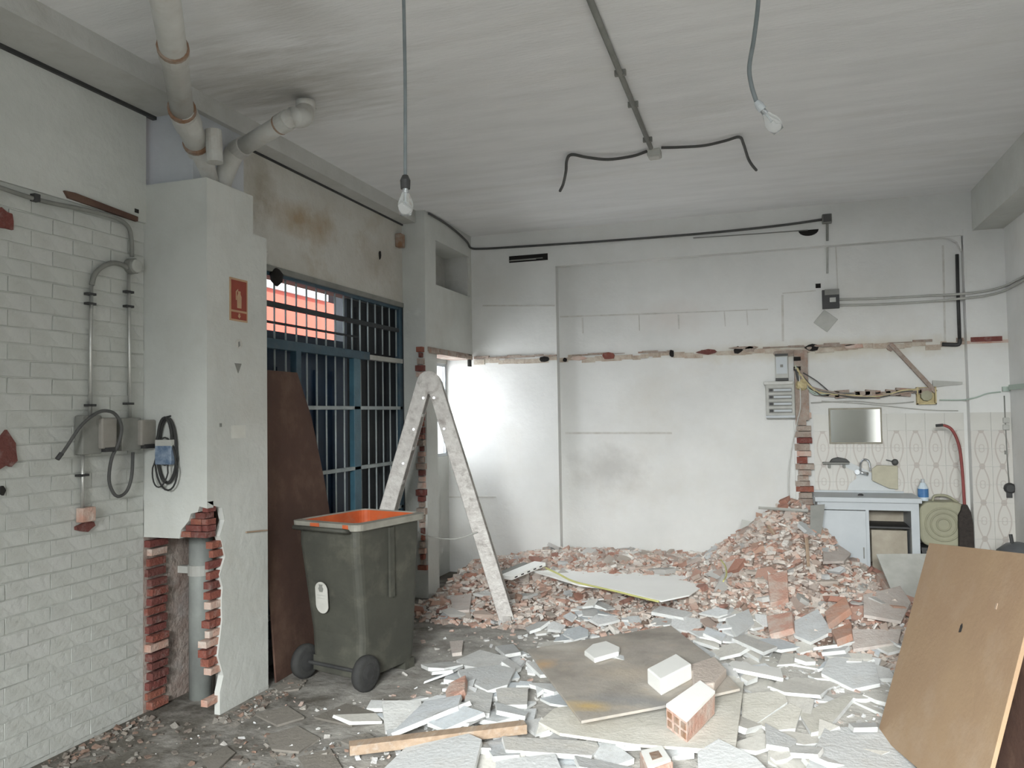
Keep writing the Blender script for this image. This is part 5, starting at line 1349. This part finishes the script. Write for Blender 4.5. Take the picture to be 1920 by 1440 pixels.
# timber batten
a = Vector(at(655, 1400, z=.07)); c = Vector(at(985, 1352, z=.09)); d = c-a; L_ = d.length; d.normalize()
n_ = Vector((0, 0, 1)).cross(d).normalized(); up_ = d.cross(n_)
gi = [G[int((a.lerp(c, t).x-GX0)/GS), int((a.lerp(c, t).y-GY0)/GS)] for t in np.linspace(0, 1, 12)]
zb = float(np.quantile(gi, .92))+.002
single('timber_batten', MB().box(0, L_, -.034, .034, 0, .045, 0, Matrix(((d.x, n_.x, 0, a.x), (d.y, n_.y, 0, a.y), (0, 0, 1, zb), (0, 0, 0, 1)))), M_wood, 'long raw timber batten lying across the slabs in the foreground', 'timber', bevel=.003)
# white sheet on the rubble with the yellow strap
zs = .20
W_ = np.array([at(u, v, z=zs) for u, v in [(1000, 1072), (1060, 1068), (1130, 1072), (1200, 1066), (1255, 1062), (1302, 1080), (1323, 1097), (1292, 1117), (1240, 1128), (1150, 1106), (1085, 1098)]])
c = W_.mean(0)
zsh = float(np.quantile([G[int((x-GX0)/GS), int((y-GY0)/GS)] for x, y, _ in (W_*.8+c*.2)], .55))
print('sheet z', zsh)
b = MB().prism([(p[0]-c[0], p[1]-c[1]) for p in W_][::-1], 0, .012, Matrix.Translation((c[0], c[1], zs-.006)))
single('white_sheet', b, M_white, 'large bright white sheet lying on the rubble behind the dirty board', 'sheet', bevel=.003)
G_sh = zs
single('yellow_strap', MB().tube(smooth_path([at(u, v, z=zs+.012) for u, v in [(998, 1058), (1020, 1064), (1045, 1075), (1075, 1090), (1120, 1101), (1160, 1110), (1200, 1120), (1235, 1128)]], 4), .008, 6), M_yellow, 'yellow green cable lying along the front edge of the white sheet', 'cable', smooth=True)
single('yellow_strap', MB().tube(smooth_path([at(u, v, z=.42) for u, v in [(1352, 1050), (1360, 1062), (1362, 1078), (1356, 1090)]], 4), .006, 6), M_yellow, 'short yellow cable curled on the front of the tall heap', 'cable', smooth=True)
# perforated metal strip
a = Vector(at(938, 1078, z=.26)); c = Vector(at(1002, 1052, z=.30)); d = c-a; L_ = d.length; d.normalize(); n_ = Vector((0, 0, 1)).cross(d).normalized(); up_ = d.cross(n_)
Mx = Matrix(((d.x, n_.x, up_.x, a.x), (d.y, n_.y, up_.y, a.y), (d.z, n_.z, up_.z, a.z), (0, 0, 0, 1)))
o = thing('perforated_strip', 'white perforated metal strip lying on the rubble right of the ladder', 'strip', a)
part('strip', MB().box(0, L_, -.12, .0, -.03, .0, 0, Mx), M_white, o)
part('top_face', MB().box(.01, L_-.01, -.0, .12, -.032, -.02, 0, Mx), M_grey, o)
for k in range(5): part('perforation', MB().box(.04+k*L_/5.5, .04+k*L_/5.5+.035, -.123, -.119, -.022, -.012, 0, Mx), M_dark, o)
# laths poking out of the heap
for (p, q, zz, lab) in [((1422, 952), (1515, 958), 7.02, 'thin grey lath across the top of the tall heap'), ((1440, 985), (1480, 1045), 6.85, 'short brown lath sticking out of the heap slope'), ((1512, 1008), (1516, 1062), 6.55, 'short pale upright stick in the right slope of the heap')]:
    single('lath', MB().tube([at(*p, y=zz), at(*q, y=zz)], .012, 4), M_wood if 'grey' not in lab else M_lgrey, lab, 'lath')
o = single('grey_tile_piece', MB().cbox(at(1403, 990, y=7.25), (.13, .02, .12), Matrix.Rotation(.2, 4, 'Y') @ Matrix.Rotation(-.2, 4, 'X')), M_lgrey, 'grey flat piece standing on the left slope of the tall heap', 'tile')
o = single('grey_tile_piece', MB().prism([(-.05, -.12), (.03, -.14), (.06, .05), (.07, .13), (-.04, .12)], 0, .02, Matrix.Translation(at(1530, 975, y=6.95)) @ Matrix.Rotation(math.radians(90), 4, 'X')), M_grey, 'dark grey flat piece standing at the right of the heap top by the cabinet', 'tile')
# grey sheet behind the tan board
leaning_sheet('grey_leaning_sheet', at(1688, 1150, z=.12), at(1790, 1150, z=.12), (.05, .42, 0), .33, .012, M_lgrey, 'grey sheet leaning behind the left edge of the tan board', 'sheet')

# tan board leaning on trestle-like prop
BL = Vector((.447, 4.284, .0)); ang = math.radians(-79); e = Vector((math.cos(ang), math.sin(ang), .12)).normalized()
nh = Vector((-math.sin(ang), math.cos(ang), 0)); tl = math.radians(71.4); t_ = nh*math.cos(tl)+Vector((0, 0, math.sin(tl)))
t_ = (t_-e*t_.dot(e)).normalized()
nn = e.cross(t_)
Mx = Matrix(((e.x, t_.x, nn.x, BL.x), (e.y, t_.y, nn.y, BL.y), (e.z, t_.z, nn.z, BL.z+.003), (0, 0, 0, 1)))
tb = thing('tan_board', 'large tan fibreboard leaning upright at the right, with a small dark hole', 'board', BL)
part('sheet', MB().box(0, 1.09, 0, .97, -.008, .008, 0, Mx), M_mdf, tb, bevel=.002)
Mi = Mx.inverted()
def on_board(u, v):
    d = Vector(ray(u, v)); o_ = Vector(C0); t = (BL-o_).dot(nn)/d.dot(nn); return Mi @ (o_+d*t)
q = on_board(1806, 1180)
sg_ = 1 if (Vector(C0)-BL).dot(nn) > 0 else -1
z_a, z_b = (.0075, .0105) if sg_ > 0 else (-.0105, -.0075)
part('hole', MB().prism([(q.x-.009, q.y-.018), (q.x+.009, q.y-.014), (q.x+.011, q.y+.008), (q.x+.002, q.y+.022), (q.x-.008, q.y+.012)], z_a, z_b, Mx), M_black, tb)
q = on_board(1873, 1138)
part('scuff', MB().prism([(q.x-.007, q.y-.013), (q.x+.007, q.y-.013), (q.x+.006, q.y+.012), (q.x-.006, q.y+.012)], z_a*.98, z_b*.98, Mx), M_wood, tb)
# made-up crate for the dark shape behind the board, which leans on it
pr = thing('made_up_crate', 'made-up dark crate in the shadow behind the tan board at the lower right', 'crate', (1.07, 4.02, 0))
cr0 = Matrix.Translation((1.07, 4.02, 0)) @ Matrix.Rotation(math.radians(-79), 4, 'Z')
for s_ in (-1, 1):
    part('side', MB().box(-.36, .36, s_*.22-.012, s_*.22+.012, 0, .72, 0, cr0), M_brown, pr)
    part('end', MB().box(s_*.35-.012, s_*.35+.012, -.208, .208, 0, .72, 0, cr0), M_brown, pr)
part('bottom', MB().box(-.34, .34, -.208, .208, .02, .04, 0, cr0), M_brown, pr)
# pieces that look alike in the same spot are told apart by their order from left to right
by_label = {}
for o in PIECES: by_label.setdefault(o['label'], []).append(o)
ORD = ['leftmost', 'second from left', 'third from left', 'fourth from left', 'fifth from left', 'sixth from left', 'seventh from left', 'eighth from left']
def view_x(o):
    d = np.array(o.matrix_world.translation) - C0
    return d @ CR/(d @ _f)
for lab, group_ in by_label.items():
    if len(group_) < 2: continue
    group_.sort(key=view_x)
    for i, o in enumerate(group_[:len(ORD)]):
        if i == len(group_)-1: o['label'] = lab + ', rightmost'
        else: o['label'] = lab + ', ' + ORD[i]
